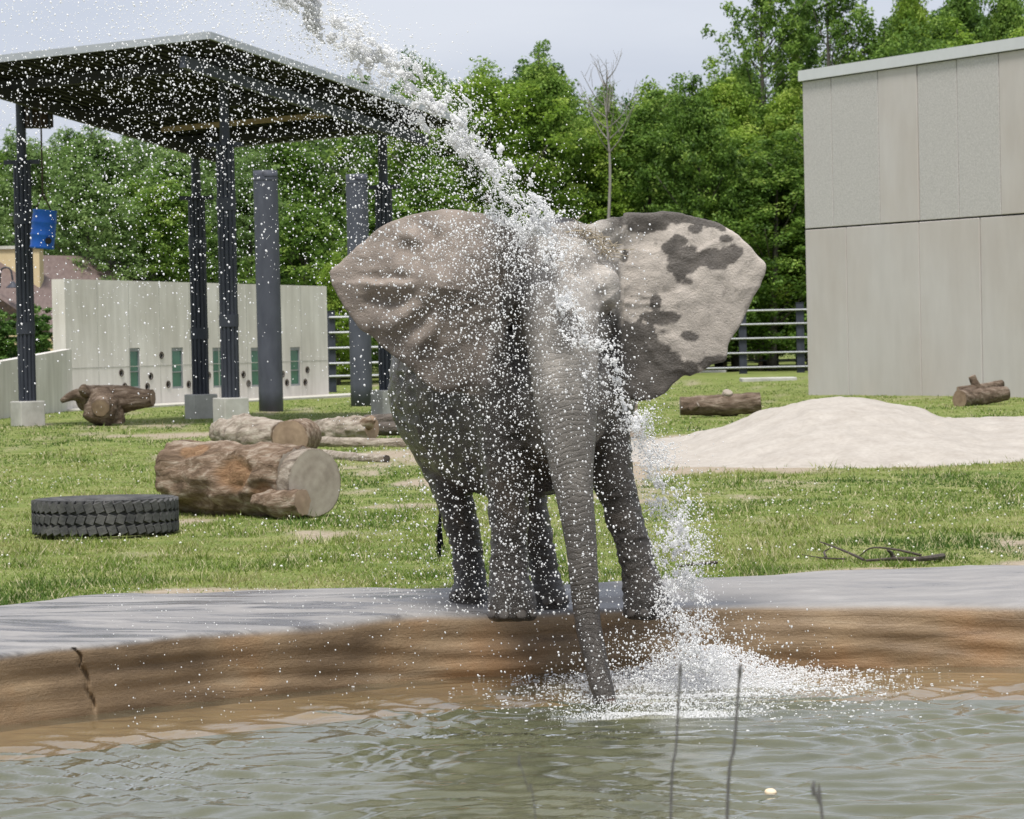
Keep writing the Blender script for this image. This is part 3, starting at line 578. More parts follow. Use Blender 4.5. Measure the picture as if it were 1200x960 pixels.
pp_ = N(t, 'ShaderNodeMath', operation='MULTIPLY_ADD'); pp_.inputs[1].default_value = math.pi; t.links.new(ap.outputs['Fac'], pp_.inputs[0])
nz3 = N(t, 'ShaderNodeTexNoise', Scale=16, Detail=3); t.links.new(tc_.outputs['Object'], nz3.inputs[0]); nz3m = N(t, 'ShaderNodeMath', operation='MULTIPLY'); nz3m.inputs[1].default_value = 3.0; t.links.new(nz3.outputs['Fac'], nz3m.inputs[0]); t.links.new(nz3m.outputs[0], pp_.inputs[2])
si_ = N(t, 'ShaderNodeMath', operation='SINE'); t.links.new(pp_.outputs[0], si_.inputs[0]); ab_ = N(t, 'ShaderNodeMath', operation='ABSOLUTE'); t.links.new(si_.outputs[0], ab_.inputs[0])
pw_ = N(t, 'ShaderNodeMath', operation='POWER'); pw_.inputs[1].default_value = .45; t.links.new(ab_.outputs[0], pw_.inputs[0])
rm_ = N(t, 'ShaderNodeMath', operation='MULTIPLY'); t.links.new(pw_.outputs[0], rm_.inputs[0]); t.links.new(an_.outputs['Fac'], rm_.inputs[1])
vs_ = N(t, 'ShaderNodeMath', operation='MULTIPLY_ADD'); vs_.inputs[1].default_value = 1.1; t.links.new(rm_.outputs[0], vs_.inputs[0]); t.links.new(vm_.outputs[0], vs_.inputs[2])
sm = N(t, 'ShaderNodeMath', operation='MULTIPLY_ADD'); sm.inputs[1].default_value = .5; t.links.new(vs_.outputs[0], sm.inputs[0]); t.links.new(nz2.outputs['Fac'], sm.inputs[2])
bp = N(t, 'ShaderNodeBump', Strength=.9, Distance=.012); t.links.new(sm.outputs[0], bp.inputs['Height']); t.links.new(bp.outputs[0], b.inputs['Normal'])
dk = ramp(t, vs_.outputs[0], [(0, (.5, .47, .44)), (.55, (1, 1, 1))]); dkm = N(t, 'ShaderNodeMix', data_type='RGBA', blend_type='MULTIPLY'); dkf = N(t, 'ShaderNodeMath', operation='MAXIMUM'); t.links.new(an_.outputs['Fac'], dkf.inputs[0]); t.links.new(ak.outputs['Fac'], dkf.inputs[1])  # shade painted into the trunk rings and skin cracks
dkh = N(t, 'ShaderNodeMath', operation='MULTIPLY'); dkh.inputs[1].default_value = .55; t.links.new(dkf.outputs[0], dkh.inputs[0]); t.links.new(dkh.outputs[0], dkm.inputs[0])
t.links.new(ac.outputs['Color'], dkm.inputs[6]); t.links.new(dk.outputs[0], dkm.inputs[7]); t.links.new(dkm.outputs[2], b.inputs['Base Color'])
rg = N(t, 'ShaderNodeMapRange'); rg.inputs['To Min'].default_value = .85; rg.inputs['To Max'].default_value = .30; t.links.new(aw.outputs['Fac'], rg.inputs['Value']); t.links.new(rg.outputs[0], b.inputs['Roughness'])
b.inputs['Specular IOR Level'].default_value = .5
M['skin'] = m
eb = P(650, 715, 24.3); eb[2] = 0
EL = thing('elephant', 'wet grey elephant with spread ears standing on the pool edge, trunk hanging down', 'elephant', eb)
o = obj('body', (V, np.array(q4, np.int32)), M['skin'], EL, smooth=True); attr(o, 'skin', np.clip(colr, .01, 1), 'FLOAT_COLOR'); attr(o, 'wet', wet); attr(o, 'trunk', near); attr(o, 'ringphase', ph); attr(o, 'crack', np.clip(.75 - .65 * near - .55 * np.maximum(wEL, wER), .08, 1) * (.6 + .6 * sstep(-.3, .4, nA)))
# toenails, eyes, tail tuft
M['nail'] = nmat('toenail', [(.3, (.06, .052, .045)), (.7, (.11, .097, .085))], 20, .5, .2, 60)
def toenail(fx, fy, d, ang_):
    c = P(fx, fy, d); n_ = np.array((math.sin(ang_), -math.cos(ang_), 0)); s_ = np.array((math.cos(ang_), math.sin(ang_), 0)); c[2] = rimtop([c[0]], [c[1]])[0] + .045
    q = V - c; k_ = (np.abs(q @ s_) < .03) & (np.abs(q[:, 2]) < .02) & (np.linalg.norm(q[:, :2], axis=1) < .3); r = (q[k_] @ n_).max() if k_.any() else .15
    V_, F_ = lathe([(math.sin(a) ** .6, -math.cos(a)) for a in np.linspace(.1, math.pi - .1, 8)], 14)
    tilt = V_[:, 2:] * np.array((0, 0, .03)) - V_[:, 2:] * n_ * .010
    return V_[:, :1] * s_ * .037 + V_[:, 1:2] * n_ * .013 + tilt + c + n_ * (r - .002), F_
for fx, fy, d, sp in ((601, 716, 23.72, (-.85, -.3, .28, .85)), (758, 714, 23.72, (-.65, -.1, .45, 1.0)), (549, 709, 25.05, (-.8, -.2, .4)), (644, 706, 24.86, (-.1, .45, 1.0))):
    for a_ in sp: obj('toenail', toenail(fx, fy, d, a_), M['nail'], EL, smooth=True)
M['lid'] = nmat('eyelid_skin', [(.3, (.06, .048, .04)), (.7, (.11, .09, .075))], 30, .6, .4, 80)
M['eye'] = nmat('eye', [(.3, (.012, .008, .005)), (.7, (.02, .014, .01))], 5, .12, 0, spec=.6)
for ex, ey in ((715, 371), (597, 384)):
    v_ = ray(ex, ey); v_ /= np.linalg.norm(v_); q = V - CAMP; al = q @ v_; k_ = np.linalg.norm(q - al[:, None] * v_, axis=1) < .02; c_ = CAMP + v_ * (al[k_].min() + .016)
    V_, F_ = lathe([(math.sin(a), -math.cos(a)) for a in np.linspace(.05, math.pi - .05, 11)], 16); obj('eye', (V_ * .02 + c_, F_), M['eye'], EL, smooth=True)
    lid = obj('eyelid', tube(spline([c_ + (-.034, .01, -.004), c_ + (-.016, -.012, .017), c_ + (.010, -.014, .018), c_ + (.034, .008, -.002)], 12), [.003, .007, .010, .011, .012, .012, .012, .011, .010, .008, .006, .003], 8), M['lid'], EL, smooth=True)
g = np.random.default_rng(3); hair = []
for q in range(46):
    a0 = P(515 + g.normal(0, 1.2), 606 + g.random() * 16, 26.06); a1 = P(514.5 + g.normal(0, 2.6), 640 + g.random() * 20, 26.05)
    hair.append(tube(spline([a0, (a0 + a1) / 2 + g.normal(0, .006, 3), a1], 5), [.003, .003, .0025, .002, .0012], 4))
obj('tail_tuft', join(hair), M['black'], EL)

# ------------------------------------------------------------------ panelled concrete building
wa_, wb_ = P(946, 420, 100)[:2], P(1200, 420, 90)[:2]; wd_ = wb_ - wa_; wd_ = wd_ / np.linalg.norm(wd_); wn_ = np.array((wd_[1], -wd_[0]))   # along the wall, outwards
if wn_[1] > 0: wn_ = -wn_
def wall_hit(px, py):
    v = ray(px, py); s = ((wa_ - CAMP[:2]) @ wn_) / (v[:2] @ wn_); p_ = CAMP + v * s; return (p_[:2] - wa_) @ wd_, p_[2]
ztop = wall_hit(940, 83)[1]; zj = wall_hit(943, 269)[1]
BW = thing('concrete_building', 'tall windowless building clad in grey concrete panels behind the sand heap', 'building', (wa_[0], wa_[1], 0))
def wbox(u0, u1, z0, z1, n0, n1):
    """box on the wall: along u, from depth n0 to n1 outwards"""
    c = wa_ + wd_ * (u0 + u1) / 2 + wn_ * (n0 + n1) / 2
    return box((c[0], c[1], (z0 + z1) / 2), (u1 - u0, n1 - n0, z1 - z0), ax=np.array(((wd_[0], wd_[1], 0), (wn_[0], wn_[1], 0), (0, 0, 1))))
UE = 16.0
obj('wall_core', wbox(0.01, UE - .01, -.3, ztop - .12, -14, -.05), M['black'], BW)
def panels(joints, z0, z1, mats):
    for k in range(len(joints) - 1):
        o = obj('wall_panel', wbox(joints[k] + .022, joints[k + 1] - .022, z0 + .022, z1 - .022, -.048, .012 * ((k * 7) % 3) / 2), mats[k % len(mats)], BW)
        bv = o.modifiers.new('bevel', 'BEVEL'); bv.width = .012; bv.segments = 1
ju = [0.0] + [wall_hit(x, 170)[0] for x in (975, 1030, 1076, 1122.5, 1172)]; ju += [ju[-1] + 2.05, ju[-1] + 4.2, UE]
jl = [0.0] + [wall_hit(x, 360)[0] for x in (993, 1078.5, 1150)]; jl += [jl[-1] + 3.3, UE]
PR, PN = M['panel_rough'], M['panel']
panels(ju, zj, ztop - .3, [PR, PR, PN, PR, PR, PN, PR, PN]); panels(jl, -.25, zj, [PN])
obj('roof_fascia', wbox(-.06, UE + .06, ztop - .3, ztop, -14.2, .09), M['fascia'], BW)

# ------------------------------------------------------------------ board-marked concrete wall with slots and port holes
La, Lb = P(77, 400, 100), P(384, 400, 112); ld = (Lb - La)[:2]; LL = np.linalg.norm(ld); ld = ld / LL; ln = np.array((ld[1], -ld[0])); ln = -ln if ln[1] > 0 else ln
def lhit(px, py):
    v = ray(px, py); s = ((La[:2] - CAMP[:2]) @ ln) / (v[:2] @ ln); p_ = CAMP + v * s; return (p_[:2] - La[:2]) @ ld, p_[2]
CW = thing('concrete_wall', 'long pale board-marked concrete wall with five window slots and round ports', 'wall', (La[0], La[1], 0))
LAX = np.array(((ld[0], ld[1], 0), (-ln[0], -ln[1], 0), (0, 0, 1)))
def lbox(u0, u1, z0, z1, n0, n1):
    c = La[:2] + ld * (u0 + u1) / 2 + ln * (n0 + n1) / 2
    return box((c[0], c[1], (z0 + z1) / 2), (u1 - u0, n1 - n0, z1 - z0), ax=np.array(((ld[0], ld[1], 0), (ln[0], ln[1], 0), (0, 0, 1))))
def lcyl(u, z, r, n0, n1, mm_=18):
    c0 = La[:2] + ld * u + ln * n0; c1 = La[:2] + ld * u + ln * n1
    return tube([(c0[0], c0[1], z), (c1[0], c1[1], z)], r, mm_, ref=(0, 0, 1))
zl, zr = lhit(77, 327)[1], lhit(383, 335.5)[1]
Vw_, Fw_ = lbox(0, LL, -.4, 1, -.45, 0); up_ = Vw_[:, 2] > .5; uu_ = (Vw_[:, :2] - La[:2]) @ ld; Vw_[up_, 2] = zl + (zr - zl) * uu_[up_] / LL
wins = [(151, 165, 408, 455), (201, 215.5, 407.5, 455), (249, 263, 407.5, 454), (294, 307, 407.5, 453), (340, 352.5, 407, 452)]
ports = [(142, 437), (146, 453), (172.5, 453), (176.5, 441), (189, 416.5), (197, 450.5), (221, 450.5), (244.5, 440), (285, 439), (291, 449.5), (331, 438.5), (336, 448.5), (357.5, 448), (360, 433.5), (229, 441)]
wall = obj('wall', (Vw_, Fw_), M['concrete'], CW)
cut = []
WN = []
for x0_, x1_, y0_, y1_ in wins:
    ua, zt_ = lhit(x0_, y0_); ub, zb_ = lhit(x1_, y1_); WN.append((ua, ub, zb_, zt_)); cut.append(lbox(ua, ub, zb_, zt_, -.6, .2))
PO = []
for x_, y_ in ports:
    u_, z_ = lhit(x_, y_); PO.append((u_, z_)); cut.append(lcyl(u_, z_, .085, -.6, .2))
ct_ = obj('cutter', join(cut), M['black']); ct_.location = (0, 0, 0)
bo = wall.modifiers.new('b', 'BOOLEAN'); bo.object = ct_; bo.operation = 'DIFFERENCE'; bo.solver = 'EXACT'
dg = bpy.context.evaluated_depsgraph_get(); dg.update(); nm = bpy.data.meshes.new_from_object(wall.evaluated_get(dg)); wall.modifiers.clear(); wall.data = nm
bpy.data.objects.remove(ct_, do_unlink=True)
M['backing'] = nmat('dim_room', [(.3, (.02, .022, .02)), (.7, (.035, .035, .03))], 3, .9, 0)
for ua, ub, zb_, zt_ in WN:
    f_ = obj('window', join([lbox(ua, ua + .05, zb_, zt_, -.11, -.02), lbox(ub - .05, ub, zb_, zt_, -.11, -.02), lbox(ua + .05, ub - .05, zb_, zb_ + .06, -.11, -.02), lbox(ua + .05, ub - .05, zt_ - .1, zt_, -.11, -.02), lbox(ua + .05, ub - .05, zb_ + .48, zb_ + .51, -.10, -.03)]), M['frame'], CW)
    obj('pane', lbox(ua + .05, ub - .05, zb_ + .06, zt_ - .1, -.07, -.055), M['glass'], f_)
for u_, z_ in PO:
    V1, F1 = lcyl(u_, z_, .075, -.44, -.02, 16); obj('port_pipe', (V1, F1), M['black'], CW)
    c0 = La[:2] + ld * u_ + ln * .012; th = np.linspace(0, 2 * math.pi, 21); ringp = [(c0[0] + ld[0] * .095 * math.cos(a), c0[1] + ld[1] * .095 * math.cos(a), z_ + .095 * math.sin(a)) for a in th]
    obj('port_ring', tube(ringp, .014, 6, ref=tuple(np.r_[ln, 0]), cap=False), M['rust'], CW)
for k in range(1, 9):         # shallow formwork joints stand slightly proud
    u_ = LL * k / 9; zt_ = zl + (zr - zl) * u_ / LL; obj('form_joint', lbox(u_ - .012, u_ + .012, -.3, zt_ - .02, .0, .006), M['footing'], CW)
obj('form_joint', lbox(.02, LL - .02, 1.18, 1.2, .0, .007), M['footing'], CW)
# lower wall coming forward from its left end
RW = thing('ramp_wall', 'low sloping concrete wall joining the tall slotted wall at its left end', 'wall', P(40, 470, 92) * (1, 1, 0))
r_pts = [(P(84, 409, 99.6), -.3), (P(0, 424, 90), -.3), (P(-120, 445, 80), -.3)]
th_ = np.array((.25, .12, 0)); Vr_ = []
for p_, zb_ in r_pts:
    for q in (p_, p_ + th_ * (-1)): Vr_ += [q, np.array((q[0], q[1], zb_))]
Fr_ = []
for k in range(2):
    a = k * 4; b_ = a + 4; Fr_ += [(a, b_, b_ + 1, a + 1), (a + 2, a + 3, b_ + 3, b_ + 2), (a, a + 2, b_ + 2, b_), (a + 1, b_ + 1, b_ + 3, a + 3)]
Fr_ += [(0, 1, 3, 2), (8, 10, 11, 9)]
obj('wall', (np.array(Vr_), Fr_), M['concrete'], RW)
# pale path strip at the wall foot
pa, pb_ = La[:2] + ln * 1.2 - ld * 1, La[:2] + ln * 1.0 + ld * (LL + 9)
Vp = [(*(pa), .03), (*(pb_), .11), (*(pb_ - ln * 1.1), .13), (*(pa - ln * 1.15), .05)]; Vp = np.array(Vp + [(a, b_, -.2) for a, b_, _ in Vp])
tag(obj('path', (Vp, [(0, 1, 2, 3), (0, 4, 5, 1), (1, 5, 6, 2), (2, 6, 7, 3), (3, 7, 4, 0)]), M['path']), kind='structure')

# ------------------------------------------------------------------ shade pavilion
pn, pl, prr = P(258, 85, 79.5), P(22, 110, 82.0), P(452, 150, 84.6)
pnrm = np.cross(pl - pn, prr - pn); pnrm /= np.linalg.norm(pnrm); pnrm = pnrm if pnrm[2] > 0 else -pnrm
def rhit(px, py, off=0.0):
    v = ray(px, py); s = ((pn + pnrm * off - CAMP) @ pnrm) / (v @ pnrm); return CAMP + v * s
RA, RB, RC_ = rhit(245, 44), rhit(546, 146), rhit(240, 175); RD = RA + RC_ - RB
PV = thing('shade_pavilion', 'open shade pavilion with sloping dark flat roof on four fluted posts', 'pavilion', ((pn + prr) / 2) * (1, 1, 0))
def slab(cs, lo, hi):
    V_ = np.array([c + pnrm * lo for c in cs] + [c + pnrm * hi for c in cs]); return V_, [(3, 2, 1, 0), (4, 5, 6, 7), (0, 1, 5, 4), (1, 2, 6, 5), (2, 3, 7, 6), (3, 0, 4, 7)]
e1, e2 = RB - RA, RD - RA
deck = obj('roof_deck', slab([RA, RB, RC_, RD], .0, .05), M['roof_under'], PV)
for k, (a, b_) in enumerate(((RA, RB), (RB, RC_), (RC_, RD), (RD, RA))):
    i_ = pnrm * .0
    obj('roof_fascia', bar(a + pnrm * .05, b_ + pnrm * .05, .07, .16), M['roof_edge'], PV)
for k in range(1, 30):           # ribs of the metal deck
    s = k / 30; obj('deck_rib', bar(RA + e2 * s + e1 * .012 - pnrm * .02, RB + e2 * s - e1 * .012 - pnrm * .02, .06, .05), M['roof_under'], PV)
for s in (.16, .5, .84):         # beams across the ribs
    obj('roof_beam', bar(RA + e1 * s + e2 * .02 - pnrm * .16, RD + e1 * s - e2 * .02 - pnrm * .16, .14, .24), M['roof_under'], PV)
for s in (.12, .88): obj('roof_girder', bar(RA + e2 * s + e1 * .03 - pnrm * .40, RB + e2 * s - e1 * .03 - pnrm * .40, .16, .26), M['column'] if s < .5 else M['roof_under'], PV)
obj('timber_purlin', bar(rhit(190, 152, -.2), rhit(390, 134, -.2), .1, .12), M['wood'], PV)
def fluted_post(base, h, r, nm='post'):
    m_ = 72; th = np.linspace(0, 2 * math.pi, m_, endpoint=False); fl = r * (.80 + .20 * np.abs(np.cos(th * 6)) ** .7)
    R_ = np.array([[(f * math.cos(a) * k, f * math.sin(a) * k, z) for a, f in zip(th, fl)] for z, k in ((0, 1), (h * .5, 1), (h, 1))]) + base
    o = obj(nm, loft(R_), M['post'], PV)
    for z in (.28, .74): obj('clamp_band', lathe([(r * 1.0, z * h), (r * 1.07, z * h), (r * 1.07, z * h + .28), (r * 1.0, z * h + .28)], 20, base), M['post'], o)
    return o
POST = [((33, 500), pn * 0 + pl, 470), ((271, 497), pn, 466), ((455, 487), prr, 457), ((236, 490), P(225, 165, 86.2), 462)]
for (bx_, by_), tp_, ct_y in POST:
    d = tp_[1]; b_ = P(bx_, by_, d); ftop = P(bx_, ct_y, d)[2]
    b_[2] = 0
    V1, F1 = box((b_[0], b_[1], ftop / 2 - .1), (.62, .62, ftop + .2), .55)
    ft = obj('footing', (V1, F1), M['footing'], PV); bv = ft.modifiers.new('bevel', 'BEVEL'); bv.width = .025; bv.segments = 2
    htop = tp_[2] - .2
    po = fluted_post(np.array((b_[0], b_[1], ftop)), (htop - ftop) * .80, .21)
    obj('post_head', tube([(b_[0], b_[1], ftop + (htop - ftop) * .78), (b_[0], b_[1], htop + .18)], .115, 16), M['post'], po)
    zk = ftop + (htop - ftop) * .80
    obj('bracket', join([bar((b_[0] - .42, b_[1], zk), (b_[0] + .42, b_[1], zk), .1, .1), bar((b_[0], b_[1] - .42, zk + .002), (b_[0], b_[1] + .42, zk + .002), .09, .09)]), M['post'], po)
# feeder box on the left post
c = P(44, 137, 82.1); FB = thing('feeder_box', 'rusty dark feeder box fixed high on the left pavilion post', 'feeder', c - (0, 0, .3))
obj('box_shell', box(c, (.62, .5, .52), .4), M['rust'], FB)
for q in (-.22, 0, .22): obj('bar', box(c + (q * .92 + .1, -.30 + q * .4, 0), (.05, .05, .6), .4), M['post'], FB)
obj('bracket', bar(c + (-.5, 0, .2), c + (.0, 0, .2), .08, .08), M['post'], FB)
obj('chain', tube([c + (.1, 0, .26), P(52, 106, 82.1)], .025, 6), M['rust'], FB)
# hanging blue barrel
c = P(51, 269, 81.0); BR = thing('hanging_barrel', 'blue plastic barrel hanging from the pavilion roof on a chain', 'barrel', c - (0, 0, .45))
prof = [(.265, -.45), (.285, -.43), (.285, -.40), (.275, -.38), (.285, -.16), (.297, -.14), (.297, -.11), (.285, -.09), (.285, .13), (.297, .15), (.297, .18), (.285, .2), (.275, .40), (.287, .42), (.287, .45), (.26, .45), (.25, .42)]
V1, F1 = lathe(prof, 28); ta = math.radians(6); Rm = np.array(((math.cos(ta), 0, -math.sin(ta)), (0, 1, 0), (math.sin(ta), 0, math.cos(ta))))
obj('shell', (V1 @ Rm + c, F1), M['blue'], BR, smooth=True)
hc = c + np.array((.14, -.262, -.27)); obj('feeding_hole', tube([hc + (0, .03, 0), hc + (0, -.022, 0)], .075, 16), M['black'], BR)
rt = rhit(50, 118)
obj('chain', join([tube([c + (-.18, 0, .44), c + (0, 0, .85)], .018, 6), tube([c + (.18, 0, .44), c + (0, 0, .85)], .018, 6), tube([c + (0, 0, .84), (c[0], c[1], rt[2] - .02)], .02, 6)]), M['rust'], BR)

# ------------------------------------------------------------------ free-standing round columns
for k, (bx_, by_, tx_, ty_, rp_, lab) in enumerate(((318, 483, 311, 209, 14.3, 'thick grey round column standing alone before the slotted wall'), (424, 475, 418, 213, 12.8, 'grey round column standing beside the end of the slotted wall'))):
    b_ = G(bx_, by_); d = b_[1]; tp_ = P(tx_, ty_, d); r = rp_ * d / F
    cp = spline([b_ - (0, 0, .2), (b_ * .5 + tp_ * .5), tp_ - (0, 0, .03), tp_], 14)
    T = thing('round_column', lab, 'column', b_, 'round columns on the lawn')
    obj('shaft', tube(cp, r, 36), M['column'], T, smooth=False); T.children[0].data.polygons.foreach_set('use_smooth', [len(p.vertices) == 4 for p in T.children[0].data.polygons])
    obj('cap_rim', tube([tp_ - (0, 0, .05), tp_ + (0, 0, .015)], r * 1.035, 36), M['column'], T)

# ------------------------------------------------------------------ fences
def fence(name, label, posts, rails, w_, rr_, pm, rm_, xa, xb, d, ends=None):
    T = thing(name, label, 'fence', G(posts[0][0], posts[0][2]))
    for x_, yt, yb_ in posts:
        b_ = P(x_, yb_, d); tp_ = P(x_, yt, d); b_[2] = -.1
        obj('post', bar(b_, (b_[0], b_[1], tp_[2]), w_, w_), pm, T); obj('post_cap', box((b_[0], b_[1], tp_[2] + .012), (w_ + .04, w_ + .04, .02)), pm, T)
    for y_ in rails:
        a_ = P(xa, y_ + .021 * (870 - xa), d); c_ = P(xb, y_ + .021 * (870 - xb), d); a_[1] -= w_ / 2 + rr_ + .01; c_[1] -= w_ / 2 + rr_ + .01
        obj('rail', tube([a_, c_], rr_, 8), rm_, T)
    return T
fence('cable_fence', 'dark post and steel cable fence across the lawn beside the panelled building', [(770, 358, 440), (871, 357, 437), (938.5, 355, 436), (1005, 353, 435)], [364.5, 380.5, 397, 414, 431], .32, .045, M['post'], M['steel'], 640, 1060, 148)
fence('rail_fence', 'thinner brown rail fence behind the cable fence', [(850, 378, 433), (891.5, 371, 433), (985, 370, 432)], [380, 390.5, 401, 412, 423], .17, .05, M['wood'], M['frame'], 660, 1060, 160)
fence('cable_fence', 'dark post and steel cable fence at the end of the slotted wall', [(389, 365, 459), (478, 362, 456), (560, 360, 455)], [372 - 10, 390 - 10, 408 - 10, 426 - 10, 441 - 10], .32, .045, M['post'], M['steel'], 386, 620, 122)
for x0_, x1_, y_, lab in ((805, 850, 437, 'low concrete slab under the cable fence near the elephant ear'), (868, 932, 446, 'flat concrete slab lying in the lawn before the cable fence')):
    c_ = G((x0_ + x1_) / 2, y_); o = obj('concrete_slab', box(c_ + (0, 0, .03), ((x1_ - x0_) * c_[1] / F, 1.6, .16)), M['footing'], base=c_); tag(o, lab, 'slab')
    bv = o.modifiers.new('bevel', 'BEVEL'); bv.width = .03; bv.segments = 2

# ------------------------------------------------------------------ barn behind the wall
BN = thing('barn', 'weathered timber barn with purple brown roof rising behind the low wall', 'barn', P(0, 420, 135) * (1, 1, 0))
ev = P(74, 396, 131); ri = P(-75, 296, 131)                # gable: eave corner and ridge
bdir = np.array((.42, 1.0, 0)); bdir /= np.linalg.norm(bdir)  # the ridge runs back
Lr = 16
ov = -bdir * .5
rake0, rake1 = ev + ov + (.35, 0, -.2), ri + ov
r2 = np.array((2 * ri[0] - ev[0], ev[1], ev[2]))
def quadslab(a, b_, c_, d_, th):
    n_ = np.cross(b_ - a, d_ - a); n_ /= np.linalg.norm(n_); n_ = n_ if n_[2] > 0 else -n_
    V_ = np.array([a, b_, c_, d_, a - n_ * th, b_ - n_ * th, c_ - n_ * th, d_ - n_ * th]); return V_, [(0, 1, 2, 3), (7, 6, 5, 4), (0, 4, 5, 1), (1, 5, 6, 2), (2, 6, 7, 3), (3, 7, 4, 0)]
obj('roof', quadslab(rake0, rake0 + bdir * Lr, rake1 + bdir * Lr, rake1, .18), M['barnroof'], BN)
obj('roof', quadslab(rake1, rake1 + bdir * Lr, r2 + bdir * Lr + (-.35, 0, -.2), r2 + ov + (-.35, 0, -.2), .18), M['barnroof'], BN)
g0 = [ev, ri - (0, 0, .2), r2, np.array((r2[0], r2[1], -.2)), np.array((ev[0], ev[1], -.2))]
bk_ = [q + bdir * (Lr - 1) for q in g0]
obj('wall', (np.array(g0 + bk_), [(0, 1, 2, 3, 4), (5, 9, 8, 7, 6), (0, 4, 9, 5), (2, 7, 8, 3), (0, 5, 6, 1), (1, 6, 7, 2)]), M['barnwood'], BN)
obj('rake_board', bar(rake0 - bdir * .03 - (0, 0, .14), rake1 - bdir * .03 - (0, 0, .14), .06, .3), M['rust'], BN)
c = P(20, 308, 134); obj('chimney', box(c + (0, 1, -.2), (1.6, 1.2, 1.5)), M['cream'], BN); obj('chimney_cap', box(c + (0, 1, .6), (1.75, 1.35, .12)), M['path'], BN)
c = P(30, 403, 129); BL = thing('balustrade', 'cream railing with cut out pattern before the barn', 'railing', c * (1, 1, 0))
obj('board', box(c + (0, 0, -.35), (3.6, .1, .35)), M['cream'], BL); obj('rail', box(c + (0, 0, .28), (3.7, .14, .09)), M['cream'], BL); obj('rail', box(c + (0, 0, -.14), (3.7, .12, .07)), M['cream'], BL)
for q in range(11): obj('baluster', bar(c + (-1.7 + q * .34, 0, -.12), c + (-1.7 + q * .34 + .17 * (1 if q % 2 else -1), 0, .25), .07, .08), M['cream'], BL)
lp = P(9, 340, 130.6); GL_ = thing('barn_lamp', 'black gooseneck lamp on the barn gable', 'lamp', lp)
obj('arm', tube(spline([lp + (-.35, .4, .1), lp + (-.25, .1, .75), lp + (.1, 0, .8), lp + (.2, 0, .35)], 12), .035, 8), M['post'], GL_); obj('lamp_shade', lathe([(.06, .32), (.09, .25), (.26, .1), (.28, .08)], 16, lp + (.2, 0, 0)), M['post'], GL_, smooth=True)

# ------------------------------------------------------------------ logs, tyre, branches
def barkmat(name, dark, mid, light, sc=3.0):
    m, t, b = newmat(name); tc_ = N(t, 'ShaderNodeTexCoord'); a = N(t, 'ShaderNodeAttribute', attribute_name='rot')
    mpb = N(t, 'ShaderNodeMapping'); mpb.inputs['Scale'].default_value = (.55, 1.6, 2.6); t.links.new(tc_.outputs['Object'], mpb.inputs[0])
    n1 = N(t, 'ShaderNodeTexNoise', Scale=sc, Detail=10, Roughness=.72, Distortion=.5); t.links.new(mpb.outputs[0], n1.inputs['Vector'])
    n2 = N(t, 'ShaderNodeTexNoise', Scale=9, Detail=9, Roughness=.75, Distortion=.3); t.links.new(mpb.outputs[0], n2.inputs['Vector'])
    r = ramp(t, n1.outputs['Fac'], [(.32, dark), (.5, mid), (.68, light)]); r2_ = ramp(t, n2.outputs['Fac'], [(.3, (.17, .085, .042)), (.7, (.42, .27, .155))])
    mm = N(t, 'ShaderNodeMix', data_type='RGBA'); t.links.new(a.outputs['Fac'], mm.inputs[0]); t.links.new(r.outputs[0], mm.inputs[6]); t.links.new(r2_.outputs[0], mm.inputs[7]); t.links.new(mm.outputs[2], b.inputs['Base Color'])
    b.inputs['Roughness'].default_value = .85; b.inputs['Specular IOR Level'].default_value = .2
    bp = N(t, 'ShaderNodeBump', Strength=1.0, Distance=.06); t.links.new(n2.outputs['Fac'], bp.inputs['Height']); t.links.new(bp.outputs[0], b.inputs['Normal']); return m
M['logbrown'] = barkmat('log_brown', (.07, .046, .03), (.25, .175, .12), (.54, .46, .37), 4.0)
M['loggrey'] = barkmat('log_grey', (.14, .11, .085), (.38, .32, .26), (.60, .54, .46), 4.5)
M['logdark'] = barkmat('log_dark', (.05, .042, .036), (.11, .092, .078), (.2, .17, .145))
M['roots'] = barkmat('log_root', (.05, .034, .024), (.16, .115, .082), (.36, .29, .23), 4.5)
def cutmat(name, c0, c1):
    m, t, b = newmat(name); tc_ = N(t, 'ShaderNodeTexCoord'); a = N(t, 'ShaderNodeAttribute', attribute_name='rad')
    n1 = N(t, 'ShaderNodeTexNoise', Scale=3, Detail=7, Roughness=.65); t.links.new(tc_.outputs['Object'], n1.inputs['Vector'])
    ad = N(t, 'ShaderNodeMath', operation='MULTIPLY_ADD'); ad.inputs[1].default_value = 60; t.links.new(a.outputs['Fac'], ad.inputs[0]); t.links.new(n1.outputs['Fac'], ad.inputs[2])
    sn = N(t, 'ShaderNodeMath', operation='SINE'); t.links.new(ad.outputs[0], sn.inputs[0])
    mr = N(t, 'ShaderNodeMath', operation='MULTIPLY_ADD'); mr.inputs[1].default_value = .03; t.links.new(sn.outputs[0], mr.inputs[0]); t.links.new(n1.outputs['Fac'], mr.inputs[2])
    r = ramp(t, mr.outputs[0], [(.3, c0), (.7, c1)]); t.links.new(r.outputs[0], b.inputs['Base Color']); b.inputs['Roughness'].default_value = .85; return m
M['cut'] = cutmat('cut_wood', (.22, .18, .145), (.42, .37, .31)); M['cut_brown'] = cutmat('cut_wood_brown', (.16, .105, .07), (.33, .24, .165))
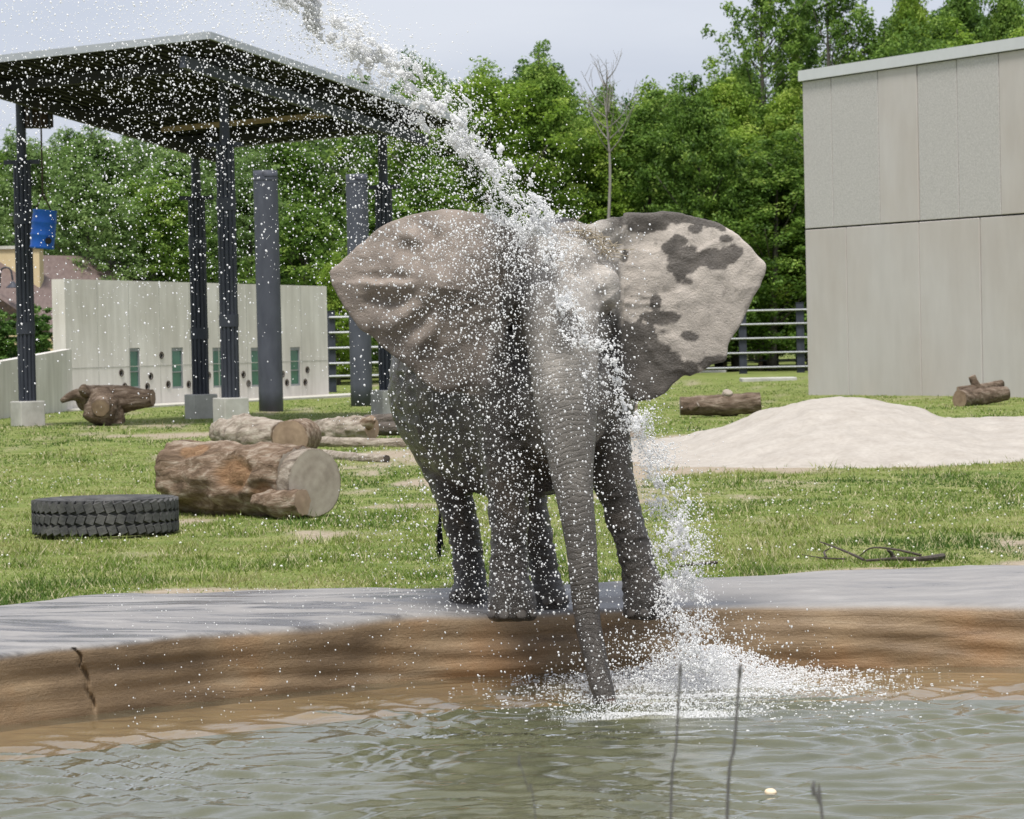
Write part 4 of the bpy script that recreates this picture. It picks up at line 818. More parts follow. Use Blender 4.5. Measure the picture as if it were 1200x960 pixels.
def log_part(T, pts, rads, bark, cutm, seed, name='trunk', n=46, m=40, rough=.10, rotspot=None, ends=(1, 1), flat=0):
    pts = spline(pts, n); rr_ = spline(np.c_[np.asarray(rads, float), np.zeros(len(rads))], n)[:, 0]; t_, A, B = frames(pts, (0, 0, 1) if abs(np.gradient(pts, axis=0)[n // 2][2]) < .5 * np.linalg.norm(np.gradient(pts, axis=0)[n // 2]) else None)
    th = np.linspace(0, 2 * math.pi, m, endpoint=False); s = np.r_[0, np.cumsum(np.linalg.norm(np.diff(pts, axis=0), axis=1))]
    TH, S = np.meshgrid(th, s); r_ = rr_[:, None] * np.ones_like(TH)
    q = np.stack((np.cos(TH).ravel() * 1.6, np.sin(TH).ravel() * 1.6, S.ravel() * 1.3 / max(.25, rr_.max())), 1)
    q2 = q * (5, 5, .9)
    r_ = r_ * (1 + rough * fbm(q, 3, seed).reshape(TH.shape) + rough * .55 * fbm(q2, 3, seed + 5).reshape(TH.shape))
    rot = np.zeros_like(r_)
    if rotspot is not None:
        for u_, a_, wu, wa2, dep in rotspot:
            g_ = np.exp(-((S / s[-1] - u_) / wu) ** 2 - (((TH - a_ + math.pi) % (2 * math.pi) - math.pi) / wa2) ** 2); g_ = sstep(.35, .6, g_ + .2 * fbm(q * 2, 3, seed + 9).reshape(TH.shape)); r_ = r_ * (1 - dep * g_); rot = np.maximum(rot, g_)
    R_ = pts[:, None] + (r_ * np.cos(TH))[..., None] * A[:, None] + (r_ * np.sin(TH))[..., None] * B[:, None]
    o = obj(name, loft(R_, True), bark, T, smooth=True); attr(o, 'rot', np.r_[rot.ravel(), 0, 0])
    for e, k in ((0, 0), (1, n - 1)):
        if not ends[e]: continue
        sgn = -1 if e == 0 else 1; ctr = R_[k].mean(0); Rr = []
        for f in np.linspace(1.0, .08, 7): Rr.append(ctr + (R_[k] - ctr) * f * .97 + t_[k] * sgn * (.004 + .012 * (1 - f)))
        VV, FF = loft(np.array(Rr), True); VV = VV[:-2]; FF = [f for f in FF if max(f) < len(VV)]; ce = len(VV); VV = np.vstack((VV, Rr[-1].mean(0))); FF += [((6 * m + j), (6 * m + (j + 1) % m), ce) for j in range(m)]
        c_ = obj('cut_end', (VV, FF), cutm, T, smooth=True); attr(c_, 'rad', np.r_[np.repeat(np.linspace(1, .08, 7), m), 0] * rr_[k])
    return o
def gp(px, py, z=0.0): return G(px, py, z)
def at(px, py, d): return P(px, py, d)
# big cut log by the tyre
T = thing('sawn_log', 'huge sawn brown log lying beside the black tyre, pale cut face', 'log', gp(285, 605))
log_part(T, [at(211, 557, 38.8), at(270, 561, 38.3), at(352, 566, 37.6)], [.385, .41, .40], M['logbrown'], M['cut'], 11, rough=.17, n=70, m=72, rotspot=[(.66, .25, .17, .55, .16), (.90, -.5, .14, .6, .10), (.25, .9, .14, .3, .04)])
log_part(T, [at(352, 566, 37.62), at(369, 566, 37.45)], [.36, .37], M['loggrey'], M['cut'], 12, name='slab_end', n=8, m=60, rough=.05)
log_part(T, [at(300, 588, 37.5), at(330, 590, 37.25), at(354, 588, 37.1)], [.08, .15, .14], M['logbrown'], M['cut_brown'], 13, name='torn_flap', n=20, m=26, rough=.3)
# pieces lying behind it
T = thing('root_log', 'bleached root log with torn end lying behind the huge sawn log', 'log', gp(300, 528))
log_part(T, [at(258, 508, 61), at(290, 511, 60.3), at(330, 514, 59.8)], [.22, .33, .30], M['loggrey'], M['cut_brown'], 21, rough=.24)
for q, (x0_, y0_, x1_, y1_) in enumerate(((268, 512, 258, 494), (275, 505, 292, 489), (262, 510, 253, 508), (282, 504, 276, 491))): log_part(T, [at(x0_, y0_, 61), at((x0_ + x1_) / 2, (y0_ + y1_) / 2 - 2, 60.9), at(x1_, y1_, 60.7)], [.2, .15, .06], M['loggrey'], M['cut_brown'], 30 + q, 'root', 14, 14, .28, ends=(0, 0))
T = thing('log_round', 'short brown sawn log round leaning behind the huge sawn log', 'log', gp(345, 530))
log_part(T, [at(357, 511, 59.6), at(340, 514, 58.4)], [.30, .31], M['logbrown'], M['cut_brown'], 23, rough=.08, n=16)
T = thing('knotty_log', 'bleached knotty log with splintered brown end behind the log round', 'log', gp(410, 518))
log_part(T, [at(368, 505, 64.5), at(400, 503, 64), at(436, 502, 63.6)], [.16, .23, .21], M['loggrey'], M['cut_brown'], 25, rough=.28)
log_part(T, [at(425, 501, 63.7), at(432, 495, 63.5), at(437, 490, 63.4)], [.15, .12, .06], M['logbrown'], M['cut_brown'], 26, 'knot', 12, 16, .25)
T = thing('pole_log', 'long thin pale peeled pole lying on the lawn behind the elephant', 'log', gp(425, 527))
log_part(T, [at(366, 517, 61.5), at(420, 520, 60.6), at(500, 520, 60.2)], [.085, .10, .09], M['loggrey'], M['cut'], 27, rough=.14)
T = thing('branch_log', 'thin bleached branch log with dark sawn tip on the lawn', 'log', gp(415, 543))
log_part(T, [at(378, 532, 55.5), at(415, 537, 54), at(453, 538, 53.2)], [.07, .085, .065], M['loggrey'], M['logdark'], 29, rough=.18)
T = thing('charred_log', 'dark weathered log pair behind the knotty log', 'log', gp(455, 510))
log_part(T, [at(428, 494, 70.5), at(490, 493, 70)], [.14, .14], M['logdark'], M['cut_brown'], 33, rough=.12); log_part(T, [at(420, 503, 67), at(490, 502, 67)], [.13, .14], M['logdark'], M['cut_brown'], 34, rough=.12)
# stump with roots in front of the slotted wall
T = thing('driftwood_stump', 'brown root stump lying on its side before the low wall', 'stump', gp(125, 497))
d = 81.5
log_part(T, [at(98, 466, d + .4), at(125, 469, d), at(179, 466, d - .3)], [.28, .36, .19], M['roots'], M['cut_brown'], 41, rough=.16)
log_part(T, [at(105, 466, d), at(88, 463, d), at(72, 470, d - .2)], [.2, .14, .05], M['roots'], M['roots'], 42, 'root', 14, 18, .2, ends=(0, 0))
log_part(T, [at(122, 466, d - .2), at(119, 480, d - .5), at(112, 495, d - .6)], [.34, .38, .32], M['roots'], M['roots'], 43, 'root', 14, 20, .25, ends=(0, 0))
log_part(T, [at(126, 474, d - .2), at(128, 484, d - .3), at(128, 496, d - .3)], [.36, .36, .34], M['roots'], M['roots'], 44, 'root', 14, 28, .28, ends=(0, 0)); log_part(T, [at(119, 474, d - .9), at(118, 478, d - 1.15)], [.24, .2], M['roots'], M['cut_brown'], 46, 'burl', 8, 22, .2)
log_part(T, [at(110, 463, d - .2), at(98, 457, d - .4), at(94, 455, d - .4)], [.15, .14, .08], M['roots'], M['cut_brown'], 45, 'root', 10, 16, .2)
# logs by the sand heap
T = thing('stubby_log', 'grey brown log with a branch stub left of the sand heap', 'log', gp(840, 490)); d = 76.8
log_part(T, [at(797, 476, d), at(845, 475, d), at(891, 472, d)], [.20, .235, .23], M['roots'], M['cut'], 51, rough=.12, rotspot=[(.8, 3.6, .15, .4, .04)])
log_part(T, [at(851, 467, d), at(853, 459, d - .1)], [.12, .10], M['loggrey'], M['cut'], 52, 'stub', 8, 16, .2); log_part(T, [at(808, 480, d - .2), at(818, 474, d - .25)], [.08, .06], M['roots'], M['cut'], 53, 'stub', 8, 12, .2)
T = thing('forked_log', 'forked brown log lying at the foot of the panelled building', 'log', gp(1145, 476)); d = 82.5
log_part(T, [at(1124, 468, d - .6), at(1150, 465, d), at(1178, 461, d + .4)], [.21, .20, .18], M['roots'], M['cut_brown'], 55, rough=.15)
log_part(T, [at(1150, 462, d), at(1143, 450, d), at(1139, 441, d)], [.13, .1, .09], M['roots'], M['cut_brown'], 56, 'stub', 12, 16, .15); log_part(T, [at(1123, 457, d - .2), at(1145, 455, d), at(1174, 450, d + .5)], [.08, .09, .09], M['roots'], M['cut_brown'], 57, 'limb', 16, 16, .15)
T = thing('upright_stump', 'pale tan stump standing behind the elephant at the sand heap edge', 'stump', gp(738, 512)); d = 63
log_part(T, [at(738, 512, d), at(736, 490, d), at(735, 470, d)], [.26, .2, .17], M['loggrey'], M['cut'], 59, rough=.15)
# tractor tyre lying flat
tb = gp(124, 625); R_o, R_i, HT = 1.47 / 2 * 1.0, .44, .36
TY = thing('tractor_tyre', 'large black tractor tyre lying flat on the lawn', 'tyre', tb)
pr_ = [(R_i, .06), (R_i + .03, .02), (R_o - .12, .0), (R_o - .06, .03), (R_o - .035, .08), (R_o - .03, HT / 2), (R_o - .035, HT - .08), (R_o - .06, HT - .03), (R_o - .12, HT), (R_i + .10, HT - .015), (R_i + .03, HT - .03), (R_i, HT - .07), (R_i + .03, HT - .12), (R_o - .1, HT / 2), (R_i + .03, .1)]
m_ = 64; th = np.linspace(0, 2 * math.pi, m_, endpoint=False); Rt = np.array([[(r * math.cos(a), r * math.sin(a), z) for a in th] for r, z in pr_ + [pr_[0]]]) + tb
obj('carcass', loft(Rt, False), M['rubber'], TY, smooth=True)
lug = []
for k in range(46):
    a0 = 2 * math.pi * k / 46
    for row, (z0_, z1_, off) in enumerate(((.02, .115, 0), (.125, .225, .5), (.235, .345, 0))):
        a = a0 + off * 2 * math.pi / 46 + .05 * row; wdt = 2 * math.pi / 46 * R_o * .93; r = R_o - .022
        c_ = tb + np.array((r * math.cos(a), r * math.sin(a), (z0_ + z1_) / 2)); ca, sa = math.cos(a), math.sin(a); sk = .35 * (1 if row != 1 else -1)
        ax = np.array(((ca, sa, 0), (-sa * math.cos(sk), ca * math.cos(sk), math.sin(sk)), (sa * math.sin(sk), -ca * math.sin(sk), math.cos(sk))))
        V1, F1 = box((0, 0, 0), (.045, wdt, z1_ - z0_)); f_ = V1[:, 0] > 0; V1[f_, 1:] *= .88; lug.append((V1 @ ax + c_, F1))
        if row == 2: V1, F1 = box((0, 0, 0), (.10, wdt * .8, .02)); lug.append((V1 @ np.array(((ca, sa, 0), (-sa, ca, 0), (0, 0, 1))) + tb + np.array(((R_o - .085) * ca, (R_o - .085) * sa, HT - .012)), F1))
obj('tread', join(lug), M['rubber'], TY)
# fallen twigs
def branch(name, label, paths, base):
    T = thing(name, label, 'branch', base)
    for pts, r in paths: obj('twig', tube(spline(pts, 12), np.linspace(r, r * .4, 12), 7), M['dark_twig'], T)
def q_(x, y, z=.03): return G(x, y, z)
branch('fallen_branch', 'dark fallen branch with side twigs lying on the lawn beside the pool', [([q_(1105, 652), q_(1080, 655, .05), q_(1048, 655, .05), q_(1015, 657)], .026), ([q_(1080, 651, .04), q_(1050, 644, .09), q_(1022, 642, .10), q_(1008, 651)], .012), ([q_(1012, 656), q_(995, 648, .07), q_(975, 640, .12), q_(961, 635, .15)], .013), ([q_(1048, 655, .04), q_(1044, 648, .09), q_(1040, 645, .12)], .022), ([q_(990, 655), q_(965, 654), q_(940, 650)], .008), ([q_(968, 653), q_(966, 647, .05), q_(972, 643, .08)], .012)], q_(1040, 655, 0))
branch('fallen_twig', 'thin dark twig lying on the lawn behind the falling water', [([q_(840, 659), q_(815, 661), q_(795, 664)], .016), ([q_(818, 661), q_(805, 657, .04)], .008)], q_(818, 661, 0))
# scraps of food
M['carrot'] = nmat('carrot', [(.3, (.55, .24, .06)), (.7, (.68, .34, .1))], 10, .6, .1); M['peel'] = nmat('bread', [(.3, (.66, .5, .33)), (.7, (.8, .68, .5))], 10, .7, .1)
def lump(name, label, cat, c_, r, mt, seed):
    V1, F1 = lathe([(math.sin(a), -math.cos(a)) for a in np.linspace(.05, math.pi - .05, 9)], 14); V1 = V1 * (1 + .15 * fbm(V1 * 1.4, 2, seed))[:, None] * r + c_
    tag(obj(name, (V1, F1), mt, smooth=True, base=c_), label, cat)
lump('orange_scrap', 'small orange food scrap on the lawn beside the tyre', 'food', gp(192, 567, .03), (.045, .04, .035), M['carrot'], 1)
lump('floating_crust', 'small pale crust floating on the pool water', 'food', gp(903, 929, WZ + .01), (.034, .03, .022), M['peel'], 2)
# dry stalks on the near bank, out of focus
for k, (xb, yb_, xt, yt, d, lab) in enumerate(((786, 960, 797, 783, 7.6, 'blurred grey stalk rising before the splash, slightly leaning'), (852, 960, 867, 785, 7.4, 'tallest blurred grey stalk rising from the near bank beside the splash'), (964, 962, 953, 922, 7.2, 'short blurred grey stalk at the near bank beyond the floating crust'), (628, 962, 608, 890, 7.8, 'faint thin blurred stalk before the deep green water'))):
    tp_ = P(xt, yt, d); b0 = P(xb, yb_, d); dirv = (b0 - tp_); b1 = tp_ + dirv * ((tp_[2] + .02) / max(.05, tp_[2] - b0[2])); b1[0] = b0[0] * .7 + b1[0] * .3
    T = thing('dry_stalk', lab, 'stalk', (b1[0], b1[1], -.02), 'dry stalks on the near bank')
    rr_ = (.0024, .0030, .0026, .0012)[k]
    obj('stem', tube(spline([b1, b0, (b0 + tp_) / 2 + (.002, 0, 0), tp_], 16), np.linspace(rr_ * 1.3, rr_, 16), 8), M['stalk'], T)
    obj('seed_head', tube([tp_ - (0, 0, .02), tp_, tp_ + (.002, 0, .012)], [rr_, rr_ * 1.9, rr_ * .8], 8), M['stalk'], T)

# ------------------------------------------------------------------ trees
M['leafA'] = leafmat('foliage_mid', [(0, (0.046, 0.094, 0.017)), (.4, (0.126, 0.228, 0.038)), (.7, (0.222, 0.348, 0.062)), (1, (0.360, 0.468, 0.108))], None, .3, .42)
M['leafB'] = leafmat('foliage_light', [(0, (0.084, 0.157, 0.018)), (.4, (0.196, 0.319, 0.039)), (.7, (0.302, 0.426, 0.062)), (1, (0.426, 0.526, 0.112))], None, .3, .42)
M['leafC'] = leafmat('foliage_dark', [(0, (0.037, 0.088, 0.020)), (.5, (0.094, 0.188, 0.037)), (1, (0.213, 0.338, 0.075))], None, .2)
M['leafD'] = leafmat('foliage_pale', [(0, (0.088, 0.154, 0.044)), (.5, (0.198, 0.308, 0.094)), (1, (0.341, 0.451, 0.165))], None, .3, .42)
def leaves(cent, crad, per, size, g, flat=.7, shade=None):
    n = len(cent) * per; c = np.repeat(cent, per, 0); r = np.repeat(crad, per)
    off = g.normal(0, 1, (n, 3)); off /= np.linalg.norm(off, axis=1)[:, None]; off *= (g.random(n) ** .45)[:, None]
    p_ = c + off * r[:, None] * (1, 1, flat)
    nrm = g.normal(0, 1, (n, 3)) + off * .8 + (0, 0, .9); nrm /= np.linalg.norm(nrm, axis=1)[:, None]
    a = np.cross(nrm, g.normal(0, 1, (n, 3))); a /= np.linalg.norm(a, axis=1)[:, None]; b_ = np.cross(nrm, a); s = size * (.6 + .8 * g.random(n))[:, None]
    V = np.empty((n, 4, 3)); V[:, 0] = p_ - a * s; V[:, 1] = p_ - b_ * s * .55 + nrm * s * .18; V[:, 2] = p_ + a * s; V[:, 3] = p_ + b_ * s * .55 + nrm * s * .18
    ct_ = np.repeat(g.normal(0, .17, len(cent)), per)
    tint = np.clip(.45 + ct_ + g.normal(0, .13, n) + .10 * off[:, 2], 0, 1)  # sunlit tops put into the tint: upper leaves of each clump lighter
    return V.reshape(-1, 3), np.arange(n * 4).reshape(-1, 4), np.repeat(tint, 4)
def tree_proto(seed, H, W, base, nc, per, size, shape='round', crad=(.30, .78)):
    g = np.random.default_rng(seed); lean = g.normal(0, .02, 2) * H
    tp = spline([(0, 0, -.3), (lean[0] * .4, lean[1] * .4, H * .35), (lean[0] * .7 + g.normal(0, .1), lean[1], H * .65), (lean[0], lean[1], H * .96)], 14)
    r0 = .017 * H; wood = [tube(tp, np.linspace(r0, r0 * .12, 14), 9)]
    hs = base + (1 - base) * g.random(nc) ** (.85 if shape != 'cone' else 1.5); q = (hs - base) / (1 - base)
    if shape == 'round': env = np.sin(np.clip(q * .93 + .07, 0, 1) ** .72 * math.pi) ** .7
    elif shape == 'column': env = (np.sin(np.clip(q * .9 + .1, 0, 1) * math.pi) ** .45) * .9
    elif shape == 'vase': env = .25 + .75 * np.sin(np.clip(q, 0, 1) ** 1.3 * math.pi * .82)
    else: env = (1 - q) * .95 + .05
    th = g.random(nc) * 2 * math.pi
    env = env * (1 + .45 * vnoise(np.stack((np.cos(th) * 1.6, np.sin(th) * 1.6, q * 5), 1), seed) + .40 * vnoise(np.stack((np.cos(th) * 3.2, np.sin(th) * 3.2, q * 11), 1), seed + 1)); rad = W * env * (.35 + .65 * g.random(nc) ** .5)
    cz = hs * H; cx_ = np.interp(cz, tp[:, 2], tp[:, 0]) + rad * np.cos(th); cy_ = np.interp(cz, tp[:, 2], tp[:, 1]) + rad * np.sin(th)
    cent = np.stack((cx_, cy_, cz), 1)
    for k in range(9):          # leading shoots that break the outline
        a_ = g.random() * 6.28; rr_ = W * .75 * g.random(); k2 = slice(k * 9, k * 9 + 9); z1 = H * (1.02 - .30 * (rr_ / W)); cent[k2] = np.array((rr_ * math.cos(a_), rr_ * math.sin(a_), z1)) + np.stack((g.normal(0, .25, 9), g.normal(0, .25, 9), np.linspace(-2.2, .9, 9)), 1)
    cr = crad[0] + (crad[1] - crad[0]) * g.random(nc)
    for k in g.choice(nc, min(nc, 26), replace=False):
        e = cent[k]; z0 = max(e[2] - rad[k] * .8 - .4, H * .12); s = np.array((np.interp(z0, tp[:, 2], tp[:, 0]), np.interp(z0, tp[:, 2], tp[:, 1]), z0)); mid = (s + e) / 2 + (0, 0, -.06 * rad[k])
        wood.append(tube(spline([s, mid, e], 6), np.linspace(r0 * .33 * (1.1 - z0 / H), .02, 6), 5))
    return join(wood), leaves(cent, cr, per, size, g)
class Proto:
    def __init__(self, seed, leafm, *a, **k):
        self.w, (lv, lf, self.tint) = tree_proto(seed, *a, **k); self.wm = mesh('trunk', self.w[0], self.w[1], True); self.wm.materials.append(M['bark'])
        self.lm = mesh('crown', lv, lf); self.lm.materials.append(leafm)
        at_ = self.lm.attributes.new('tint', 'FLOAT', 'POINT'); at_.data.foreach_set('value', self.tint.astype(np.float32))
    def place(self, name, label, group, x, y, s, sz=1.0, rz=0.0, leafm=None):
        e = thing(name, label, 'tree', (x, y, 0), group); e.rotation_euler.z = rz; e.scale = (s, s, s * sz)
        for nm_, me in (('trunk', self.wm), ('crown', self.lm)):
            c_ = bpy.data.objects.new(nm_, me); COL.objects.link(c_); c_.parent = e
            if nm_ == 'crown' and leafm: c_.material_slots[0].link = 'OBJECT'; c_.material_slots[0].material = leafm
        return e
PT = [Proto(301, M['leafA'], 13.5, 3.5, .08, 620, 66, .088), Proto(302, M['leafA'], 14.5, 2.7, .08, 600, 66, .088, shape='column'), Proto(303, M['leafA'], 13, 3.7, .06, 640, 66, .088),
      Proto(304, M['leafA'], 15, 3.3, .24, 420, 66, .088, shape='vase', crad=(.35, .75)), Proto(305, M['leafA'], 12.5, 3.1, .10, 560, 66, .088, shape='round')]
SP = Proto(306, M['leafA'], 16.5, 3.0, .5, 110, 70, .095, shape='vase', crad=(.3, .62))       # thin open tree
g = np.random.default_rng(77)
LAB = {'leafA': 'mid green leafy tree', 'leafB': 'bright yellow green leafy tree', 'leafC': 'dark shady tree', 'leafD': 'pale grey green leafy tree'}
def tree_at(k, px, ytop, d, lm, sz=None, name='broadleaf_tree', wide=1.0, label=None):
    p_ = P(px, 400, d); top_ = P(px, ytop, d)[2]; pr0 = PT[k]; hz = pr0.lm; H0 = (13.5, 14.5, 13, 15, 12.5)[k] + .9
    if label is None:
        zone = ('beyond the barn' if px < 70 else 'behind slotted wall and left pavilion post' if px < 220 else 'behind the pavilion and slotted wall' if px < 350 else 'beside the pavilion behind the far column' if px < 470 else 'between pavilion and dead tree' if px < 700 else 'between dead tree and panelled building' if px < 940 else 'behind the panelled building')
        px = float(px); row_ = 'front row' if d < 165 else 'second row' if d < 181 else 'back row'
        label = LAB[lm] + ', ' + row_ + ' ' + zone
    s = wide; return pr0.place(name, label, 'trees of the wood behind the enclosure', p_[0], d, s, top_ / (H0 * s), g.random() * 6.28, M[lm])
# skyline of the photograph: (pixel x, pixel y of the top)
sky_x = [-160, 0, 60, 110, 160, 230, 300, 380, 440, 480, 520, 560, 600, 640, 690, 730, 780, 830, 880, 925, 985, 1045, 1100, 1160, 1220, 1300]
sky_y = [120, 175, 140, 128, 150, 160, 120, 120, 95, 70, 62, 55, 80, 50, 108, 95, 100, 85, 70, 100, 88, 20, -30, -40, -40, -30]
def skl(x): return float(np.interp(x, sky_x, sky_y))
x_ = -150; row = 0
for d, step, dy, lms in ((158, 54, 0, ('leafA', 'leafB', 'leafA', 'leafA', 'leafB')), (172, 54, 0, ('leafA', 'leafB', 'leafA')), (190, 62, 8, ('leafC', 'leafA')), (206, 80, 14, ('leafC', 'leafA'))):  # gap shade put into the darker leaves of the back rows
    x_ = -170 + row * 23; k = row
    while x_ < 1360:
        yt = skl(x_) + dy + g.uniform(-22, 40) + (26 if row == 0 else 0) * (1 if x_ < 900 else 2); lm = lms[k % len(lms)]
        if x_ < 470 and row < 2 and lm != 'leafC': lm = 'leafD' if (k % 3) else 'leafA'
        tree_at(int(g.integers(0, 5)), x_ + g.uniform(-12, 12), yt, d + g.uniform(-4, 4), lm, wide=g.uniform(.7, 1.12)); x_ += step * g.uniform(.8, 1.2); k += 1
    row += 1
for x_, yt, d, lm in ((842, 82, 166, 'leafB'), (862, 66, 178, 'leafA'), (800, 96, 165, 'leafA')): tree_at(1, x_, yt, d, lm, wide=.95)
# nearer lower trees on the left behind the slotted wall and an undergrowth row at the wood's foot
for x_, yt, d, lm in ((100, 190, 142, 'leafD'), (190, 205, 144, 'leafA'), (290, 195, 146, 'leafD'), (350, 230, 143, 'leafA'), (395, 300, 139, 'leafB'), (450, 215, 146, 'leafA'), (500, 180, 150, 'leafA'), (-30, 200, 146, 'leafD')):
    tree_at(int(g.integers(0, 3)), x_, yt, d, lm, wide=.8 if yt < 280 else .5, label='shorter ' + LAB[lm] + ' ' + {100: 'behind the left slotted wall end', 190: 'behind the second slot of the wall', 290: 'behind the thick column', 350: 'behind the last slot of the wall', 395: 'at the slotted wall end by the fence', 450: 'behind the cable fence at the pavilion', 500: 'behind the elephant ear and cable fence', -30: 'behind the barn gable'}[x_])
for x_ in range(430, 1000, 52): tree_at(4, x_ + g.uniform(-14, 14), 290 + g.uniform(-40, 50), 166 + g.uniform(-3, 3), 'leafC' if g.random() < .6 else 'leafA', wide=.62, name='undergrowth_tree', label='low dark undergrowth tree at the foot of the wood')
for px_, d, s, sz in ((905, 172, .98, 1.20), (985, 170, 1.0, 1.12), (950, 176, .9, 1.25)):
    p_ = P(px_, 400, d); SP.place('slender_tree', 'slender open tree reaching above the wood beside the panelled building', 'slender trees above the building', p_[0], d, s, sz, g.random() * 6)
# dead tree
d = 150; b0 = P(713, 440, d); b0[2] = -.2; tp_ = P(712, 82, d); DT = thing('dead_tree', 'bare grey dead tree standing out against the green wood', 'tree', b0)
gg = np.random.default_rng(12); wood = []; tr_ = spline([b0, P(711, 320, d), P(715, 205, d), P(711, 135, d), tp_], 20)
obj('trunk', tube(tr_, np.linspace(.10, .015, 20), 8), M['deadbark'], DT, smooth=True)
for k in range(17):
    u_ = .58 + .45 * gg.random(); s0 = tr_[int(u_ * 19)]; an = gg.random() * 6.28; L = 2.6 * (1.15 - u_) + .7; e = s0 + np.array((math.cos(an) * L * .75, math.sin(an) * L * .75, L * .95)); mid = (s0 + e) / 2 + (0, 0, -.15 * L)
    limb = [tube(spline([s0, mid, e], 7), np.linspace(.034, .008, 7), 5)]
    for q in range(4):
        f0 = s0 + (e - s0) * (.4 + .15 * q); limb.append(tube([f0, f0 + gg.normal(0, .25, 3) + (0, 0, .45)], [.011, .005], 4))
    obj('limb', join(limb), M['deadbark'], DT)
# small conifers by the barn
CF = Proto(310, M['leafC'], 3.2, .62, .02, 120, 60, .07, shape='cone', crad=(.14, .26))
for px_, yt, lab in ((3, 384, 'small dark conifer at the barn railing, left of the feeder post'), (42, 378, 'small dark conifer before the barn between post and slotted wall')):
    p_ = P(px_, 400, 126); CF.place('conifer', lab, 'small conifers by the barn', p_[0], 126, 1.0, P(px_, yt, 126)[2] / 3.3)

# ------------------------------------------------------------------ water in the air
m, t, b = newmat('spray_water'); out = t.nodes['Material Output']
b.inputs['Base Color'].default_value = (.99, .99, .99, 1); b.inputs['Roughness'].default_value = .12; b.inputs['Specular IOR Level'].default_value = .6
tl = N(t, 'ShaderNodeBsdfTranslucent'); tl.inputs['Color'].default_value = (1, 1, 1, 1)
gls = N(t, 'ShaderNodeBsdfGlass', Roughness=.02, IOR=1.33)
m1 = N(t, 'ShaderNodeMixShader'); m1.inputs[0].default_value = .5; t.links.new(b.outputs[0], m1.inputs[1]); t.links.new(tl.outputs[0], m1.inputs[2])
m2 = N(t, 'ShaderNodeMixShader'); m2.inputs[0].default_value = .06; t.links.new(m1.outputs[0], m2.inputs[1]); t.links.new(gls.outputs[0], m2.inputs[2])
t.links.new(m2.outputs[0], out.inputs['Surface']); M['spray'] = m
def ico(sub):
    p_ = (1 + 5 ** .5) / 2; V = [(-1, p_, 0), (1, p_, 0), (-1, -p_, 0), (1, -p_, 0), (0, -1, p_), (0, 1, p_), (0, -1, -p_), (0, 1, -p_), (p_, 0, -1), (p_, 0, 1), (-p_, 0, -1), (-p_, 0, 1)]
    Fc = [(0, 11, 5), (0, 5, 1), (0, 1, 7), (0, 7, 10), (0, 10, 11), (1, 5, 9), (5, 11, 4), (11, 10, 2), (10, 7, 6), (7, 1, 8), (3, 9, 4), (3, 4, 2), (3, 2, 6), (3, 6, 8), (3, 8, 9), (4, 9, 5), (2, 4, 11), (6, 2, 10), (8, 6, 7), (9, 8, 1)]
    V = [np.array(v) / np.linalg.norm(v) for v in V]
    for _ in range(sub):
        mid = {}; nf_ = []
        def mp_(a, b_):
            k = (min(a, b_), max(a, b_))
            if k not in mid: v = V[a] + V[b_]; V.append(v / np.linalg.norm(v)); mid[k] = len(V) - 1
            return mid[k]
        for a, b_, c in Fc:
            x, y, z = mp_(a, b_), mp_(b_, c), mp_(c, a); nf_ += [(a, x, z), (b_, y, x), (c, z, y), (x, y, z)]
        Fc = nf_
    return np.array(V), np.array(Fc)
ICO = [ico(0), ico(1), ico(2)]
def drops(cent, rad, vel, g, sub=0, stretch=(1, 1.8), lumpy=0.0):
    Vb, Fb = ICO[sub]; n = len(cent); vel = np.asarray(vel, float) + g.normal(0, .35, (n, 3)); vel /= np.linalg.norm(vel, axis=1)[:, None]
    a = np.cross(vel, g.normal(0, 1, (n, 3))); a /= np.linalg.norm(a, axis=1)[:, None]; b_ = np.cross(vel, a); st = stretch[0] + (stretch[1] - stretch[0]) * g.random(n) ** 2
    Q = Vb[None] * np.ones((n, 1, 1))
    if lumpy:
        seedp = g.random((n, 1, 3)) * 90; q_all = (Vb[None] * 1.3 + seedp).reshape(-1, 3); Q = Q * (1 + lumpy * fbm(q_all, 3, 7)).reshape(n, -1, 1)
    V = cent[:, None] + rad[:, None, None] * (Q[..., :1] * a[:, None] + Q[..., 1:2] * b_[:, None] + Q[..., 2:] * (vel * st[:, None])[:, None])
    return V.reshape(-1, 3), (Fb[None] + (len(Vb) * np.arange(n))[:, None, None]).reshape(-1, 3)
def cat_(L):
    Vs, Fs, n = [], [], 0
    for V, Fc in L: Vs.append(V); Fs.append(Fc + n); n += len(V)
    return np.vstack(Vs), np.vstack(Fs)
def PV_(px, py, d): return np.array([P(a, b_, c) for a, b_, c in zip(px, py, d)])
def rsize(g, n, lo, hi, pw=2.5): return lo + (hi - lo) * g.random(n) ** pw
g = np.random.default_rng(2024)
